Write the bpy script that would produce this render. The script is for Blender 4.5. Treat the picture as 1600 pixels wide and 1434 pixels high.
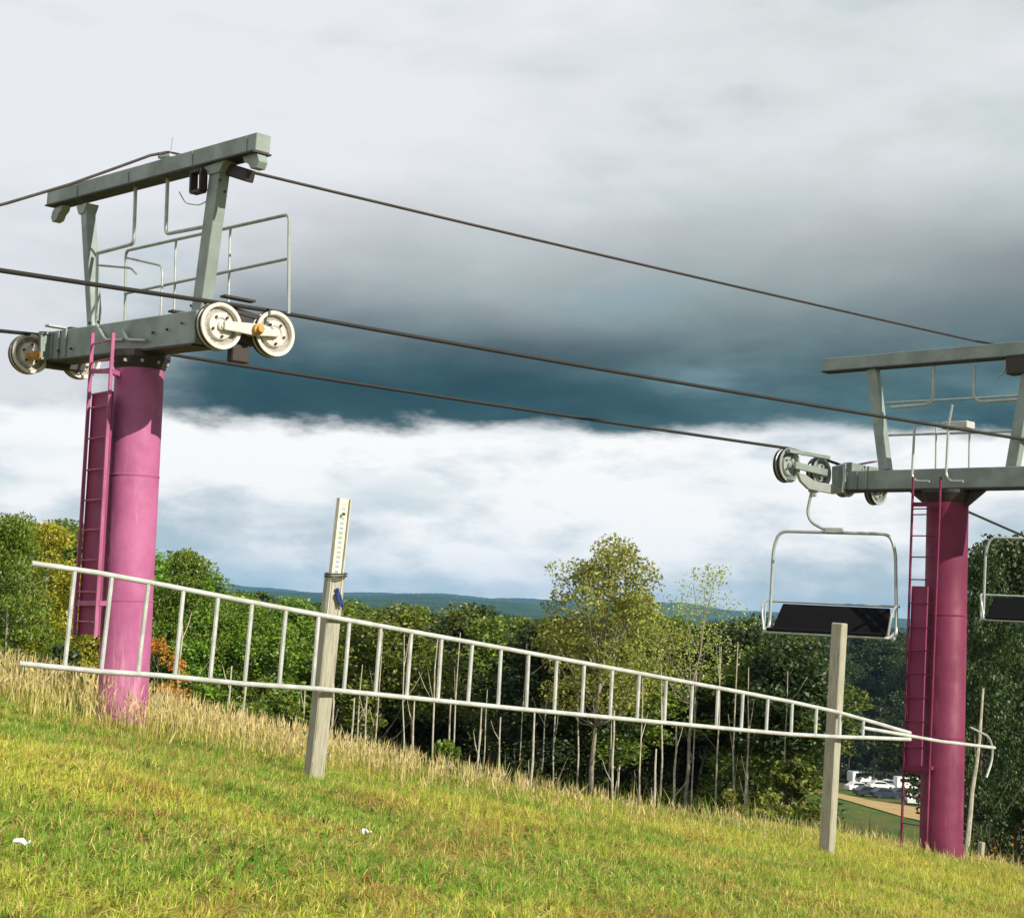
import bpy, math, random
import numpy as np
from mathutils import Vector, Matrix, noise

# ------------------------------------------------------------------ camera, sky, sun, exposure
sc = bpy.context.scene
for o in list(bpy.data.objects): bpy.data.objects.remove(o)
FPX = 2280.0; PITCH = math.radians(5.7); ROLL = math.radians(2.8)
EYE = np.array([0, 0, 1.6])
cd = bpy.data.cameras.new('camera'); cam = bpy.data.objects.new('camera', cd)
sc.collection.objects.link(cam); sc.camera = cam
cd.sensor_width = 36; cd.lens = 36 * FPX / 1600; cd.clip_end = 30000; cd.clip_start = .05
CR = Matrix.Rotation(math.pi / 2 + PITCH, 3, 'X') @ Matrix.Rotation(ROLL, 3, 'Z')
cam.matrix_world = Matrix.Translation(Vector(EYE)) @ CR.to_4x4()
CRN = np.array(CR)
SUN_EL = math.radians(29); SUN_AZ = math.radians(130)      # azimuth clockwise from +Y (view direction)
SUNV = Vector((math.sin(SUN_AZ) * math.cos(SUN_EL), math.cos(SUN_AZ) * math.cos(SUN_EL), math.sin(SUN_EL)))
sl = bpy.data.lights.new('sun', 'SUN'); sun = bpy.data.objects.new('sun', sl); sc.collection.objects.link(sun)
sl.energy = 5.0; sl.angle = math.radians(.55); sl.color = (1, .93, .8)
sun.rotation_euler = (-SUNV).to_track_quat('-Z', 'Y').to_euler()
sc.view_settings.view_transform = 'Standard'; sc.view_settings.look = 'None'
sc.view_settings.gamma = 1; sc.view_settings.exposure = 0.3; sc.view_settings.use_curve_mapping = False


def srgb(h, k=1.0):
    h = h.lstrip('#'); v = [int(h[i:i + 2], 16) / 255 for i in (0, 2, 4)]
    return tuple(((c / 12.92) if c <= .04045 else ((c + .055) / 1.055) ** 2.4) * k for c in v) + (1,)


class NT:
    """tiny node-tree helper"""
    def __init__(s, tree): s.t = tree; s.n = tree.nodes; s.l = tree.links; s.n.clear()
    def add(s, typ, **kw):
        n = s.n.new(typ)
        for k, v in kw.items(): setattr(n, k, v)
        return n
    def put(s, sock, v):
        if isinstance(v, bpy.types.NodeSocket): s.l.new(v, sock)
        elif v is not None: sock.default_value = v
    def m(s, op, a, b=None, c=None, clamp=False):
        n = s.add('ShaderNodeMath', operation=op); n.use_clamp = clamp
        for i, v in enumerate((a, b, c)): s.put(n.inputs[i], v)
        return n.outputs[0]
    def step(s, v, a, b, lo=0., hi=1.):
        n = s.add('ShaderNodeMapRange', interpolation_type='SMOOTHSTEP')
        s.put(n.inputs[0], v); s.put(n.inputs[1], a); s.put(n.inputs[2], b); s.put(n.inputs[3], lo); s.put(n.inputs[4], hi)
        return n.outputs[0]
    def mix(s, f, a, b, bt='MIX'):
        n = s.add('ShaderNodeMix', data_type='RGBA', blend_type=bt)
        s.put(n.inputs[0], f); s.put(n.inputs[6], a); s.put(n.inputs[7], b); return n.outputs[2]
    def noise(s, vec, scale, detail=4, rough=.5, dist=0., out=0):
        n = s.add('ShaderNodeTexNoise'); s.put(n.inputs['Vector'], vec)
        n.inputs['Scale'].default_value = scale; n.inputs['Detail'].default_value = detail
        n.inputs['Roughness'].default_value = rough; n.inputs['Distortion'].default_value = dist
        return n.outputs[out]
    def mapping(s, vec, scale=(1, 1, 1), loc=(0, 0, 0), rot=(0, 0, 0)):
        n = s.add('ShaderNodeMapping'); s.put(n.inputs[0], vec)
        n.inputs['Scale'].default_value = scale; n.inputs['Location'].default_value = loc; n.inputs['Rotation'].default_value = rot
        return n.outputs[0]
    def ramp(s, v, stops):
        n = s.add('ShaderNodeValToRGB'); s.put(n.inputs[0], v); e = n.color_ramp.elements
        while len(e) < len(stops): e.new(.5)
        for q, (p, c) in zip(e, stops): q.position = p; q.color = c
        return n.outputs[0]


world = bpy.data.worlds.new('World'); sc.world = world; world.use_nodes = True
w = NT(world.node_tree)
SKY_STRENGTH = .1
tc = w.add('ShaderNodeTexCoord').outputs['Generated']
sp = w.add('ShaderNodeSeparateXYZ'); w.put(sp.inputs[0], tc)
dx, dy, dz = sp.outputs
hl = w.m('SQRT', w.m('ADD', w.m('MULTIPLY', dx, dx), w.m('MULTIPLY', dy, dy)))
az = w.m('DIVIDE', dx, w.m('MAXIMUM', hl, .001))
el = dz
v1 = w.mapping(tc, (1, 1, 2.6), rot=(0, 0, 0))
v2 = w.mapping(tc, (1, 1, 3.2), rot=(0, math.radians(-14), 0))
n1 = w.noise(v1, 5, 9, .55, .1)            # broad billows
n2 = w.noise(v2, 4.2, 7, .5, .15)           # flat streaks
n3 = w.noise(v1, 15, 8, .6, .1)          # fine puffs
def cen(n, k): return w.m('MULTIPLY', w.m('SUBTRACT', n, .5), k)
warp = w.m('ADD', w.m('ADD', el, cen(n1, .05)), cen(n3, .034))
edge = w.m('SUBTRACT', warp, w.m('MULTIPLY', az, .02))
# upper overcast, lavender-grey, greyer and greener to the right
up_t = w.m('ADD', w.m('ADD', w.m('ADD', cen(n2, 1.1), cen(n3, .38)), w.m('MULTIPLY', az, .75)), w.step(el, .36, .2, 0, .22), clamp=False)
upper = w.ramp(w.m('ADD', up_t, .07), [(0, srgb('#e9ebf0')), (.30, srgb('#dadfe1')), (.52, srgb('#c6d0cf')), (.78, srgb('#9fb1b0')), (1, srgb('#7b9394'))])
# slate storm band
dk_top = w.m('ADD', w.m('ADD', .255, w.m('MULTIPLY', az, .10)), cen(n1, .10))
e2 = w.m('ADD', el, cen(n2, .07))
dark = w.m('SUBTRACT', 1., w.step(e2, .140, w.m('ADD', dk_top, .04)))
dark = w.m('MULTIPLY', dark, w.step(w.m('ADD', az, w.m('ADD', cen(n1, .22), cen(n3, .08))), -.33, -.20, .10, 1.))
slate = w.ramp(w.m('ADD', n2, cen(n3, .4)), [(.3, srgb('#20404a')), (.5, srgb('#32545d')), (.74, srgb('#577a7e'))])
c_up = w.mix(dark, upper, slate)
# bright cumulus belt under the storm edge
bt = w.m('ADD', w.m('ADD', n1, cen(n3, .75)), w.step(el, .02, .1, -.06, .12))
low = w.ramp(bt, [(.28, srgb('#b9c9d1')), (.40, srgb('#d3dce2')), (.50, srgb('#ecf0f3')), (.60, srgb('#ffffff'))])
streak = w.m('MULTIPLY', w.step(n2, .50, .62), w.step(el, .10, .05))
low = w.mix(w.m('MULTIPLY', streak, .7), low, srgb('#a3bfca'))
m_up = w.step(edge, .112, .127)
cloud = w.mix(m_up, low, c_up)
sky = w.add('ShaderNodeTexSky', sky_type='NISHITA'); sky.sun_disc = False
sky.sun_elevation = SUN_EL; sky.sun_rotation = SUN_AZ; sky.air_density = 1.0; sky.dust_density = .6
scaled = w.mix(1., cloud, (1 / SKY_STRENGTH * .82,) * 3 + (1,), 'MULTIPLY')
cover = w.m('SUBTRACT', 1., w.m('MULTIPLY', w.step(n2, .56, .72), .25))
fin = w.mix(cover, sky.outputs[0], scaled)
bg = w.add('ShaderNodeBackground'); w.put(bg.inputs[0], fin); bg.inputs[1].default_value = SKY_STRENGTH
wo = w.add('ShaderNodeOutputWorld'); w.l.new(bg.outputs[0], wo.inputs[0])

rng = np.random.default_rng(7); random.seed(7)
COL = sc.collection

# ------------------------------------------------------------------ helpers
def ray(x, y): return CRN @ np.array([(x - 800) / FPX, -(y - 717) / FPX, -1.])
def at(x, y, Y):
    """place point seen towards (x, y) of the photo at distance Y"""
    d = ray(x, y); return Vector(EYE + d * (Y / d[1]))
def tag(o, label=None, cat=None, group=None, kind=None):
    if label: o['label'] = label
    if cat: o['category'] = cat
    if group: o['group'] = group
    if kind: o['kind'] = kind
    return o
def empty(name, loc=(0, 0, 0), mat=None):
    o = bpy.data.objects.new(name, None); COL.objects.link(o); o.empty_display_size = .2
    if mat is not None: o.matrix_world = mat
    else: o.location = loc
    return o
def link(name, me, parent=None, loc=None):
    o = bpy.data.objects.new(name, me); COL.objects.link(o)
    if parent is not None: o.parent = parent
    if loc is not None: o.location = loc
    return o
def copy_tree(o, parent=None):
    c = o.copy(); COL.objects.link(c); c.parent = parent
    for ch in [q for q in o.children]: copy_tree(ch, c)
    return c
def nmesh(name, V, F, mats, smooth=False, attrs=None, midx=None):
    """fast mesh from numpy arrays; F is (n,3) or (n,4) or a list of such arrays"""
    Fs = F if isinstance(F, list) else [F]
    me = bpy.data.meshes.new(name)
    V = np.asarray(V, np.float32); me.vertices.add(len(V)); me.vertices.foreach_set('co', V.ravel())
    loops = np.concatenate([f.ravel() for f in Fs]).astype(np.int32)
    tot = np.concatenate([np.full(len(f), f.shape[1]) for f in Fs]).astype(np.int32)
    me.loops.add(len(loops)); me.loops.foreach_set('vertex_index', loops)
    me.polygons.add(len(tot)); me.polygons.foreach_set('loop_start', np.concatenate([[0], np.cumsum(tot)[:-1]]).astype(np.int32))
    me.polygons.foreach_set('loop_total', tot)
    if midx is not None: me.polygons.foreach_set('material_index', np.asarray(midx, np.int32))
    if smooth: me.polygons.foreach_set('use_smooth', np.ones(len(tot), bool))
    for m in mats: me.materials.append(m)
    if attrs:
        for k, a in attrs.items():
            a = np.asarray(a, np.float32)
            if a.ndim == 1: at_ = me.attributes.new(k, 'FLOAT', 'POINT'); at_.data.foreach_set('value', a)
            else: at_ = me.attributes.new(k, 'FLOAT_COLOR', 'POINT'); at_.data.foreach_set('color', np.c_[a, np.ones(len(a))].astype(np.float32).ravel())
    me.update(calc_edges=True); return me


class MB:
    """collects simple solids into ONE mesh"""
    def __init__(s): s.v = []; s.f = []
    def box(s, c, size, M=None):
        c = Vector(c); n = len(s.v); x, y, z = [q / 2 for q in size]
        for a in ((-x, -y, -z), (x, -y, -z), (x, y, -z), (-x, y, -z), (-x, -y, z), (x, -y, z), (x, y, z), (-x, y, z)):
            p = Vector(a)
            if M: p = M @ p
            s.v.append(c + p)
        s.f += [[n + i for i in q] for q in ((0, 3, 2, 1), (4, 5, 6, 7), (0, 1, 5, 4), (1, 2, 6, 5), (2, 3, 7, 6), (3, 0, 4, 7))]
        return s
    def bar(s, a, b, w_, h_, side=Vector((0, 1, 0)), w2=None, h2=None):
        """rectangular bar a->b, w_ along side, h_ across; may taper"""
        a, b = Vector(a), Vector(b); d = (b - a).normalized(); sd = (Vector(side) - d * d.dot(Vector(side))).normalized(); up = d.cross(sd)
        w2 = w_ if w2 is None else w2; h2 = h_ if h2 is None else h2; n = len(s.v)
        for p, W_, H_ in ((a, w_, h_), (b, w2, h2)):
            for i, j in ((-1, -1), (1, -1), (1, 1), (-1, 1)): s.v.append(p + sd * (i * W_ / 2) + up * (j * H_ / 2))
        s.f += [[n + i for i in q] for q in ((0, 3, 2, 1), (4, 5, 6, 7), (0, 1, 5, 4), (1, 2, 6, 5), (2, 3, 7, 6), (3, 0, 4, 7))]
        return s
    def tube(s, pts, r, n=8, r2=None, cap=True):
        pts = [Vector(p) for p in pts]; m = len(pts); base = len(s.v); ref = None
        for i, p in enumerate(pts):
            t = (pts[min(i + 1, m - 1)] - pts[max(i - 1, 0)]).normalized()
            if ref is None: ref = t.orthogonal().normalized()
            ref = (ref - t * t.dot(ref)).normalized(); bn = t.cross(ref)
            rr = r if not isinstance(r, (list, tuple)) else r[i]
            if r2 is not None: rr = r + (r2 - r) * i / (m - 1)
            for k in range(n):
                q = 2 * math.pi * k / n; s.v.append(p + (ref * math.cos(q) + bn * math.sin(q)) * rr)
        for i in range(m - 1):
            for k in range(n):
                s.f.append([base + i * n + k, base + i * n + (k + 1) % n, base + (i + 1) * n + (k + 1) % n, base + (i + 1) * n + k])
        if cap: s.f.append([base + k for k in range(n)][::-1]); s.f.append([base + (m - 1) * n + k for k in range(n)])
        return s
    def lathe(s, prof, c, axis, n=36, closed=False):
        """prof = [(r, offset along axis)]"""
        c = Vector(c); ax = Vector(axis).normalized(); u = ax.orthogonal().normalized(); v = ax.cross(u); base = len(s.v); m = len(prof)
        for r_, o_ in prof:
            for k in range(n):
                q = 2 * math.pi * k / n; s.v.append(c + ax * o_ + (u * math.cos(q) + v * math.sin(q)) * r_)
        for i in range(m if closed else m - 1):
            j = (i + 1) % m
            for k in range(n): s.f.append([base + i * n + k, base + i * n + (k + 1) % n, base + j * n + (k + 1) % n, base + j * n + k])
        if not closed:
            if prof[0][0] > 1e-4: s.f.append([base + k for k in range(n)][::-1])
            if prof[-1][0] > 1e-4: s.f.append([base + (m - 1) * n + k for k in range(n)])
        return s
    def prism(s, poly, o, ex, ey, dep):
        """polygon poly (2D) in the plane o+ex,ey extruded by vector dep (centred)"""
        o, ex, ey, dep = Vector(o), Vector(ex), Vector(ey), Vector(dep); n = len(s.v); m = len(poly)
        for sg in (-.5, .5):
            for a, b in poly: s.v.append(o + ex * a + ey * b + dep * sg)
        s.f.append([n + i for i in range(m)][::-1]); s.f.append([n + m + i for i in range(m)])
        for i in range(m): j = (i + 1) % m; s.f.append([n + i, n + j, n + m + j, n + m + i])
        return s
    def build(s, name, mat, parent=None, smooth=False, bevel=0., auto=False):
        me = bpy.data.meshes.new(name); me.from_pydata([tuple(v) for v in s.v], [], s.f); me.materials.append(mat)
        import bmesh
        bm = bmesh.new(); bm.from_mesh(me); bmesh.ops.recalc_face_normals(bm, faces=bm.faces[:])
        if bevel: bmesh.ops.bevel(bm, geom=bm.edges[:], offset=bevel, segments=1, affect='EDGES', clamp_overlap=True)
        bm.to_mesh(me); bm.free()
        if smooth:
            me.polygons.foreach_set('use_smooth', [True] * len(me.polygons))
            try: me.set_sharp_from_angle(angle=math.radians(40))
            except Exception: pass
        return link(name, me, parent)

def bend(pts, r=.06, n=5):
    """round the corners of a polyline"""
    pts = [Vector(p) for p in pts]; out = [pts[0]]
    for a, b, c in zip(pts, pts[1:], pts[2:]):
        k = min(r, (a - b).length * .45, (c - b).length * .45); p = b + (a - b).normalized() * k; q = b + (c - b).normalized() * k
        for i in range(n + 1):
            t = i / n; out.append(p * (1 - t) ** 2 + b * 2 * t * (1 - t) + q * t * t)
    out.append(pts[-1]); return out

# ------------------------------------------------------------------ materials
def mat(name): 
    m = bpy.data.materials.new(name); m.use_nodes = True; return m, NT(m.node_tree)
def surf(name, col, col2=None, rough=.5, metal=0., nscale=6., bump=.15, bscale=60., wear=None, wear_amt=.5, streak=True, spec=.4):
    """painted / metal / wood surface: two-tone mottling, streaks of wear, fine relief"""
    m, t = mat(name); P = t.add('ShaderNodeBsdfPrincipled'); o = t.add('ShaderNodeOutputMaterial'); t.l.new(P.outputs[0], o.inputs[0])
    tcn = t.add('ShaderNodeTexCoord').outputs['Object']
    nz = t.noise(tcn, nscale, 6, .6)
    c = t.mix(t.step(nz, .35, .65), col, col2 or tuple(v * .75 for v in col[:3]) + (1,))
    if wear:
        vs = t.mapping(tcn, (1, 1, .12)) if streak else tcn
        nw = t.noise(vs, nscale * 3, 8, .7)
        c = t.mix(t.m('MULTIPLY', t.step(nw, .55, .72), wear_amt), c, wear)
    t.put(P.inputs['Base Color'], c)
    t.put(P.inputs['Roughness'], t.step(nz, .2, .8, rough - .12, rough + .12)); P.inputs['Metallic'].default_value = metal
    P.inputs['Specular IOR Level'].default_value = spec
    b = t.add('ShaderNodeBump'); b.inputs['Strength'].default_value = bump; b.inputs['Distance'].default_value = .01
    t.put(b.inputs['Height'], t.noise(tcn, bscale, 4, .6)); t.put(P.inputs['Normal'], b.outputs[0])
    return m
M = {}
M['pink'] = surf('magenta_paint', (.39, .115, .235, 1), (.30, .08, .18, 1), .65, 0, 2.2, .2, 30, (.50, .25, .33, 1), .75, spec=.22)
M['pinkshade'] = surf('magenta_paint_shaded', (.175, .026, .066, 1), (.13, .018, .05, 1), .6, 0, 2.2, .2, 30, (.28, .07, .12, 1), .6, spec=.22)  # right tower's cloud shade painted in: same magenta, darker and redder
M['P'] = M['pink']
M['panelshade'] = surf('magenta_panel_shaded', (.25, .035, .11, 1), (.20, .026, .08, 1), .6, 0, 2.5, .2, 30, (.4, .10, .2, 1), .4)  # same magenta darkened; shade on the guard panels is put into the colour
M['grey'] = surf('grey_green_steel', (.26, .305, .285, 1), (.19, .23, .21, 1), .5, .1, 3, .2, 50, (.26, .20, .13, 1), .5)
M['dark'] = surf('blackened_steel', (.03, .03, .035, 1), (.05, .035, .03, 1), .55, .2, 10, .2, 60)
M['galv'] = surf('galvanised_pipe', (.42, .45, .42, 1), (.33, .36, .34, 1), .42, .35, 9, .12, 80, (.35, .27, .18, 1), .3)
M['sheave'] = surf('pale_sheave_casting', (.66, .63, .57, 1), (.55, .51, .45, 1), .45, .1, 12, .2, 60, (.38, .30, .22, 1), .4, False)
M['rubber'] = surf('sheave_rubber', (.03, .028, .028, 1), (.045, .04, .035, 1), .7, 0, 15, .1, 80)
M['rust'] = surf('ochre_rust', (.52, .30, .07, 1), (.38, .2, .05, 1), .7, 0, 30, .3, 90)
M['cable'] = surf('wire_rope', (.014, .013, .013, 1), (.02, .017, .014, 1), .7, 0, 20, .3, 200)
M['comm'] = surf('brown_cable_jacket', (.035, .022, .016, 1), (.025, .018, .013, 1), .6, 0, 9, .1, 80)
M['white'] = surf('weathered_white_pipe', (.50, .515, .495, 1), (.37, .38, .355, 1), .65, 0, 7, .25, 70, (.30, .26, .18, 1), .65, streak=False)
M['black'] = surf(spec=.12, *('black_seat_pad', (.005, .005, .006, 1), (.008, .008, .009, 1), .9, 0, 8, .1, 60))
M['redframe'] = surf('dark_brown_frame', (.045, .018, .020, 1), (.03, .014, .014, 1), .6, 0, 9, .1, 60)
M['perf'] = surf('perforated_channel', (.66, .64, .54, 1), (.56, .54, .44, 1), .5, .1, 9, .15, 70, (.42, .33, .18, 1), .45)
M['blue'] = surf('blue_cloth', (.02, .06, .22, 1), (.015, .04, .16, 1), .8, 0, 20, .3, 60)
M['rope'] = surf('tarred_rope', (.06, .05, .055, 1), None, .8, 0, 20, .3, 90)
M['paper'] = surf('white_scrap', (.85, .86, .88, 1), (.75, .77, .8, 1), .6, 0, 9, .2, 40)
# split grey timber
m, t = mat('weathered_timber'); P = t.add('ShaderNodeBsdfPrincipled'); o = t.add('ShaderNodeOutputMaterial'); t.l.new(P.outputs[0], o.inputs[0])
tcn = t.add('ShaderNodeTexCoord').outputs['Object']; gv = t.mapping(tcn, (1, 1, .06)); g1 = t.noise(gv, 60, 8, .65); g2 = t.noise(tcn, 5, 4)
c = t.ramp(g1, [(.28, (.09, .08, .055, 1)), (.42, (.30, .28, .21, 1)), (.7, (.48, .46, .38, 1))]); c = t.mix(t.m('MULTIPLY', t.step(g2, .4, .65), .35), c, (.30, .30, .20, 1))
t.put(P.inputs['Base Color'], c); P.inputs['Roughness'].default_value = .85
b = t.add('ShaderNodeBump'); b.inputs['Strength'].default_value = .6; b.inputs['Distance'].default_value = .01; t.put(b.inputs['Height'], g1); t.put(P.inputs['Normal'], b.outputs[0]); M['wood'] = m
def leafmat(name, a, b_, c_, transl=.35):
    """foliage: colour differs from leaf to leaf and from tree to tree"""
    m, t = mat(name); at_ = t.add('ShaderNodeAttribute', attribute_name='var'); oi = t.add('ShaderNodeObjectInfo')
    c = t.ramp(at_.outputs['Fac'], [(.1, a), (.48, b_), (.9, c_)])
    hs = t.add('ShaderNodeHueSaturation'); t.put(hs.inputs['Hue'], t.m('ADD', .485, t.m('MULTIPLY', oi.outputs['Random'], .035)))
    t.put(hs.inputs['Value'], t.m('ADD', .75, t.m('MULTIPLY', oi.outputs['Random'], .5))); t.put(hs.inputs['Color'], c)
    d = t.add('ShaderNodeBsdfDiffuse'); tr = t.add('ShaderNodeBsdfTranslucent'); mx = t.add('ShaderNodeMixShader'); mx.inputs[0].default_value = transl
    t.put(d.inputs[0], hs.outputs[0]); t.put(tr.inputs[0], hs.outputs[0]); t.l.new(d.outputs[0], mx.inputs[1]); t.l.new(tr.outputs[0], mx.inputs[2])
    gl = t.add('ShaderNodeBsdfGlossy'); gl.inputs['Roughness'].default_value = .5; m2 = t.add('ShaderNodeMixShader'); m2.inputs[0].default_value = .04
    t.l.new(mx.outputs[0], m2.inputs[1]); t.l.new(gl.outputs[0], m2.inputs[2])
    o = t.add('ShaderNodeOutputMaterial'); t.l.new(m2.outputs[0], o.inputs[0]); return m
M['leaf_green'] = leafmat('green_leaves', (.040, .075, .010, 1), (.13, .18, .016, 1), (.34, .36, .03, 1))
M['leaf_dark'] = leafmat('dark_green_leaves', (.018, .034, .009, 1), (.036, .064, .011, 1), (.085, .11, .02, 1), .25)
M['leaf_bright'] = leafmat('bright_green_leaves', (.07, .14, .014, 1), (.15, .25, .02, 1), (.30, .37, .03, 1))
M['leaf_yellow'] = leafmat('yellow_green_leaves', (.24, .30, .02, 1), (.42, .42, .03, 1), (.60, .50, .035, 1))
M['leaf_olive'] = leafmat('olive_turning_leaves', (.14, .17, .025, 1), (.27, .29, .045, 1), (.44, .41, .09, 1))
M['leaf_pale'] = leafmat('pale_yellow_green_leaves', (.20, .24, .035, 1), (.36, .40, .06, 1), (.52, .52, .10, 1), .4)
M['leaf_orange'] = leafmat('orange_leaves', (.55, .20, .02, 1), (.70, .32, .03, 1), (.6, .42, .04, 1))
M['bark'] = surf('pale_bark', (.55, .50, .40, 1), (.36, .32, .24, 1), .9, 0, 6, .5, 20, (.68, .64, .54, 1), .6)
M['barkmid'] = surf('grey_brown_bark', (.30, .26, .19, 1), (.18, .155, .115, 1), .9, 0, 6, .5, 20, (.40, .36, .28, 1), .5)
M['barkdark'] = surf('dark_bark', (.13, .105, .08, 1), (.07, .055, .042, 1), .9, 0, 6, .5, 20)

# ------------------------------------------------------------------ terrain
def sstep(v, a, b): q = np.clip((v - a) / (b - a), 0, 1); return q * q * (3 - 2 * q)
HY = [0, 20, 60, 100, 180, 250, 400, 1500, 2500, 9000]; HZ = [-1.5, -3.2, -10.3, -15.6, -23.5, -28.5, -33, -38, -36, -30]
def fnoise(x, y, sc_, seed=0):
    r = np.random.default_rng(seed); o_ = 0
    for i in range(5):
        a = r.uniform(0, 6.28); k = sc_ * r.uniform(.6, 1.7); o_ = o_ + np.sin((x * math.cos(a) + y * math.sin(a)) * k + r.uniform(0, 6.28))
    return o_ / 5
def ground(x, y):
    x = np.asarray(x, float); y = np.asarray(y, float)
    plane = -(.90 + .142 * np.clip(x, -30, 30) + .068 * y)
    plane = np.where(y < 5, plane * sstep(y, -2, 5) + -1.55 * (1 - sstep(y, -2, 5)), plane)
    yc = 15.6 + 5.2 * sstep(x, -1., 6.5) + .6 * sstep(-x, 2, 7)
    s_ = np.maximum(y - yc, 0); z = plane - .22 * (s_ - 2.5 * (1 - np.exp(-s_ / 2.5)))
    z = z + .035 * fnoise(x, y, 1.3, 3) * sstep(y, 3, 8) + .02 * fnoise(x, y, 4.1, 4)
    hz = np.interp(y, HY, HZ) + fnoise(x, y, .03, 5) * .8 * sstep(y, 50, 200)
    k = sstep(y, 35, 110); z = z * (1 - k) + hz * k
    # distant ridges
    ang = np.arctan2(x, np.maximum(y, 1)); r_ = np.hypot(x, y)
    h1 = (30 + 12 * np.sin(ang * 9 + 1.0) + 7 * np.sin(ang * 31 + 2) + 3 * np.sin(ang * 77)) * sstep(r_, 2400, 4000) * (1 - .8 * sstep(ang, -.12, .12))
    h2 = (48 + 9 * np.sin(ang * 17 + .3) + 7 * np.sin(ang * 41 + 4) + 3 * np.sin(ang * 113)) * sstep(r_, 4300, 6200)
    z = np.maximum(z, z + np.maximum(h1, h2) * (y > 0))
    return z + EYE[2]
def gz(x, y): return float(ground(x, y))
ths = np.concatenate([np.linspace(-180, -40, 36)[:-1], np.linspace(-40, 40, 420), np.linspace(40, 180, 36)[1:-1]]) * math.pi / 180
rad = np.concatenate([[.3, 1, 2, 3], np.geomspace(4, 30, 110), np.geomspace(30.6, 8000, 150)])
TH, RA = np.meshgrid(ths, rad); X = RA * np.sin(TH); Y = RA * np.cos(TH); Z = ground(X, Y)
nr, nt = X.shape; idx = np.arange(nr * nt).reshape(nr, nt); nx = np.roll(idx, -1, 1)
F = np.stack([idx[:-1].ravel(), idx[1:].ravel(), nx[1:].ravel(), nx[:-1].ravel()], 1)[:, ::-1]
m, t = mat('meadow_and_forest_floor'); P = t.add('ShaderNodeBsdfPrincipled'); o = t.add('ShaderNodeOutputMaterial'); t.l.new(P.outputs[0], o.inputs[0])
tcn = t.add('ShaderNodeTexCoord').outputs['Object']; ty = t.add('ShaderNodeAttribute', attribute_name='cover').outputs['Fac']
na = t.noise(tcn, .9, 6, .6); nb = t.noise(tcn, 6, 6, .7); nf = t.noise(tcn, .04, 5, .6); nfw = t.noise(t.mapping(tcn, (1, .25, 1), rot=(0, 0, math.radians(70))), .35, 5, .6)
fine = t.noise(tcn, 2.2, 8, .7); near = t.mix(t.step(na, .4, .6), (.24, .25, .04, 1), (.29, .24, .07, 1)); near = t.mix(t.step(nb, .35, .65), near, (.13, .10, .035, 1))
floor = t.mix(t.step(nb, .4, .6), (.03, .03, .015, 1), (.05, .045, .02, 1))
field = t.mix(t.step(nfw, .42, .6), (.055, .13, .02, 1), (.13, .16, .03, 1)); field = t.mix(t.m('MULTIPLY', t.step(nf, .45, .65), .6), field, (.16, .12, .05, 1)); field = t.mix(t.m('MULTIPLY', t.step(fine, .42, .6), .6), field, (.03, .055, .015, 1))
vf = t.add('ShaderNodeTexVoronoi'); t.put(vf.inputs['Vector'], tcn); vf.inputs['Scale'].default_value = .09
far = t.mix(vf.outputs['Distance'], (.05, .09, .02, 1), (.02, .045, .012, 1)); far = t.mix(t.step(t.noise(tcn, .004, 5), .5, .7), far, (.09, .11, .03, 1))
c = t.mix(t.step(ty, 0, 1), near, floor); c = t.mix(t.step(ty, 1, 2), c, field); c = t.mix(t.step(ty, 2, 3), c, far)
t.put(P.inputs['Base Color'], c); P.inputs['Roughness'].default_value = .95; P.inputs['Specular IOR Level'].default_value = .1
b = t.add('ShaderNodeBump'); b.inputs['Strength'].default_value = .5; b.inputs['Distance'].default_value = .05; t.put(b.inputs['Height'], nb); t.put(P.inputs['Normal'], b.outputs[0])
ycr = 22.; ang = np.arctan2(X, Y); cov = sstep(Y, 24, 32) * 1.0
fieldmask = sstep(ang, .17, .20) * sstep(Y, 22, 30) * (Y < 430); cov = np.where(fieldmask > 0, np.maximum(cov, 2. * fieldmask), cov)
cov = np.where(fieldmask > 0, cov - 1.0 * sstep(Y, 262, 272), cov); cov = cov + (3 - cov) * sstep(RA, 380, 460); cov = np.where(Y < 0, np.where(RA > 60, 2., 0), cov)
terr = link('ground', nmesh('ground', np.stack([X, Y, Z], -1).reshape(-1, 3), F, [m], True, {'cover': cov.ravel()})); tag(terr, kind='structure')

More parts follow.
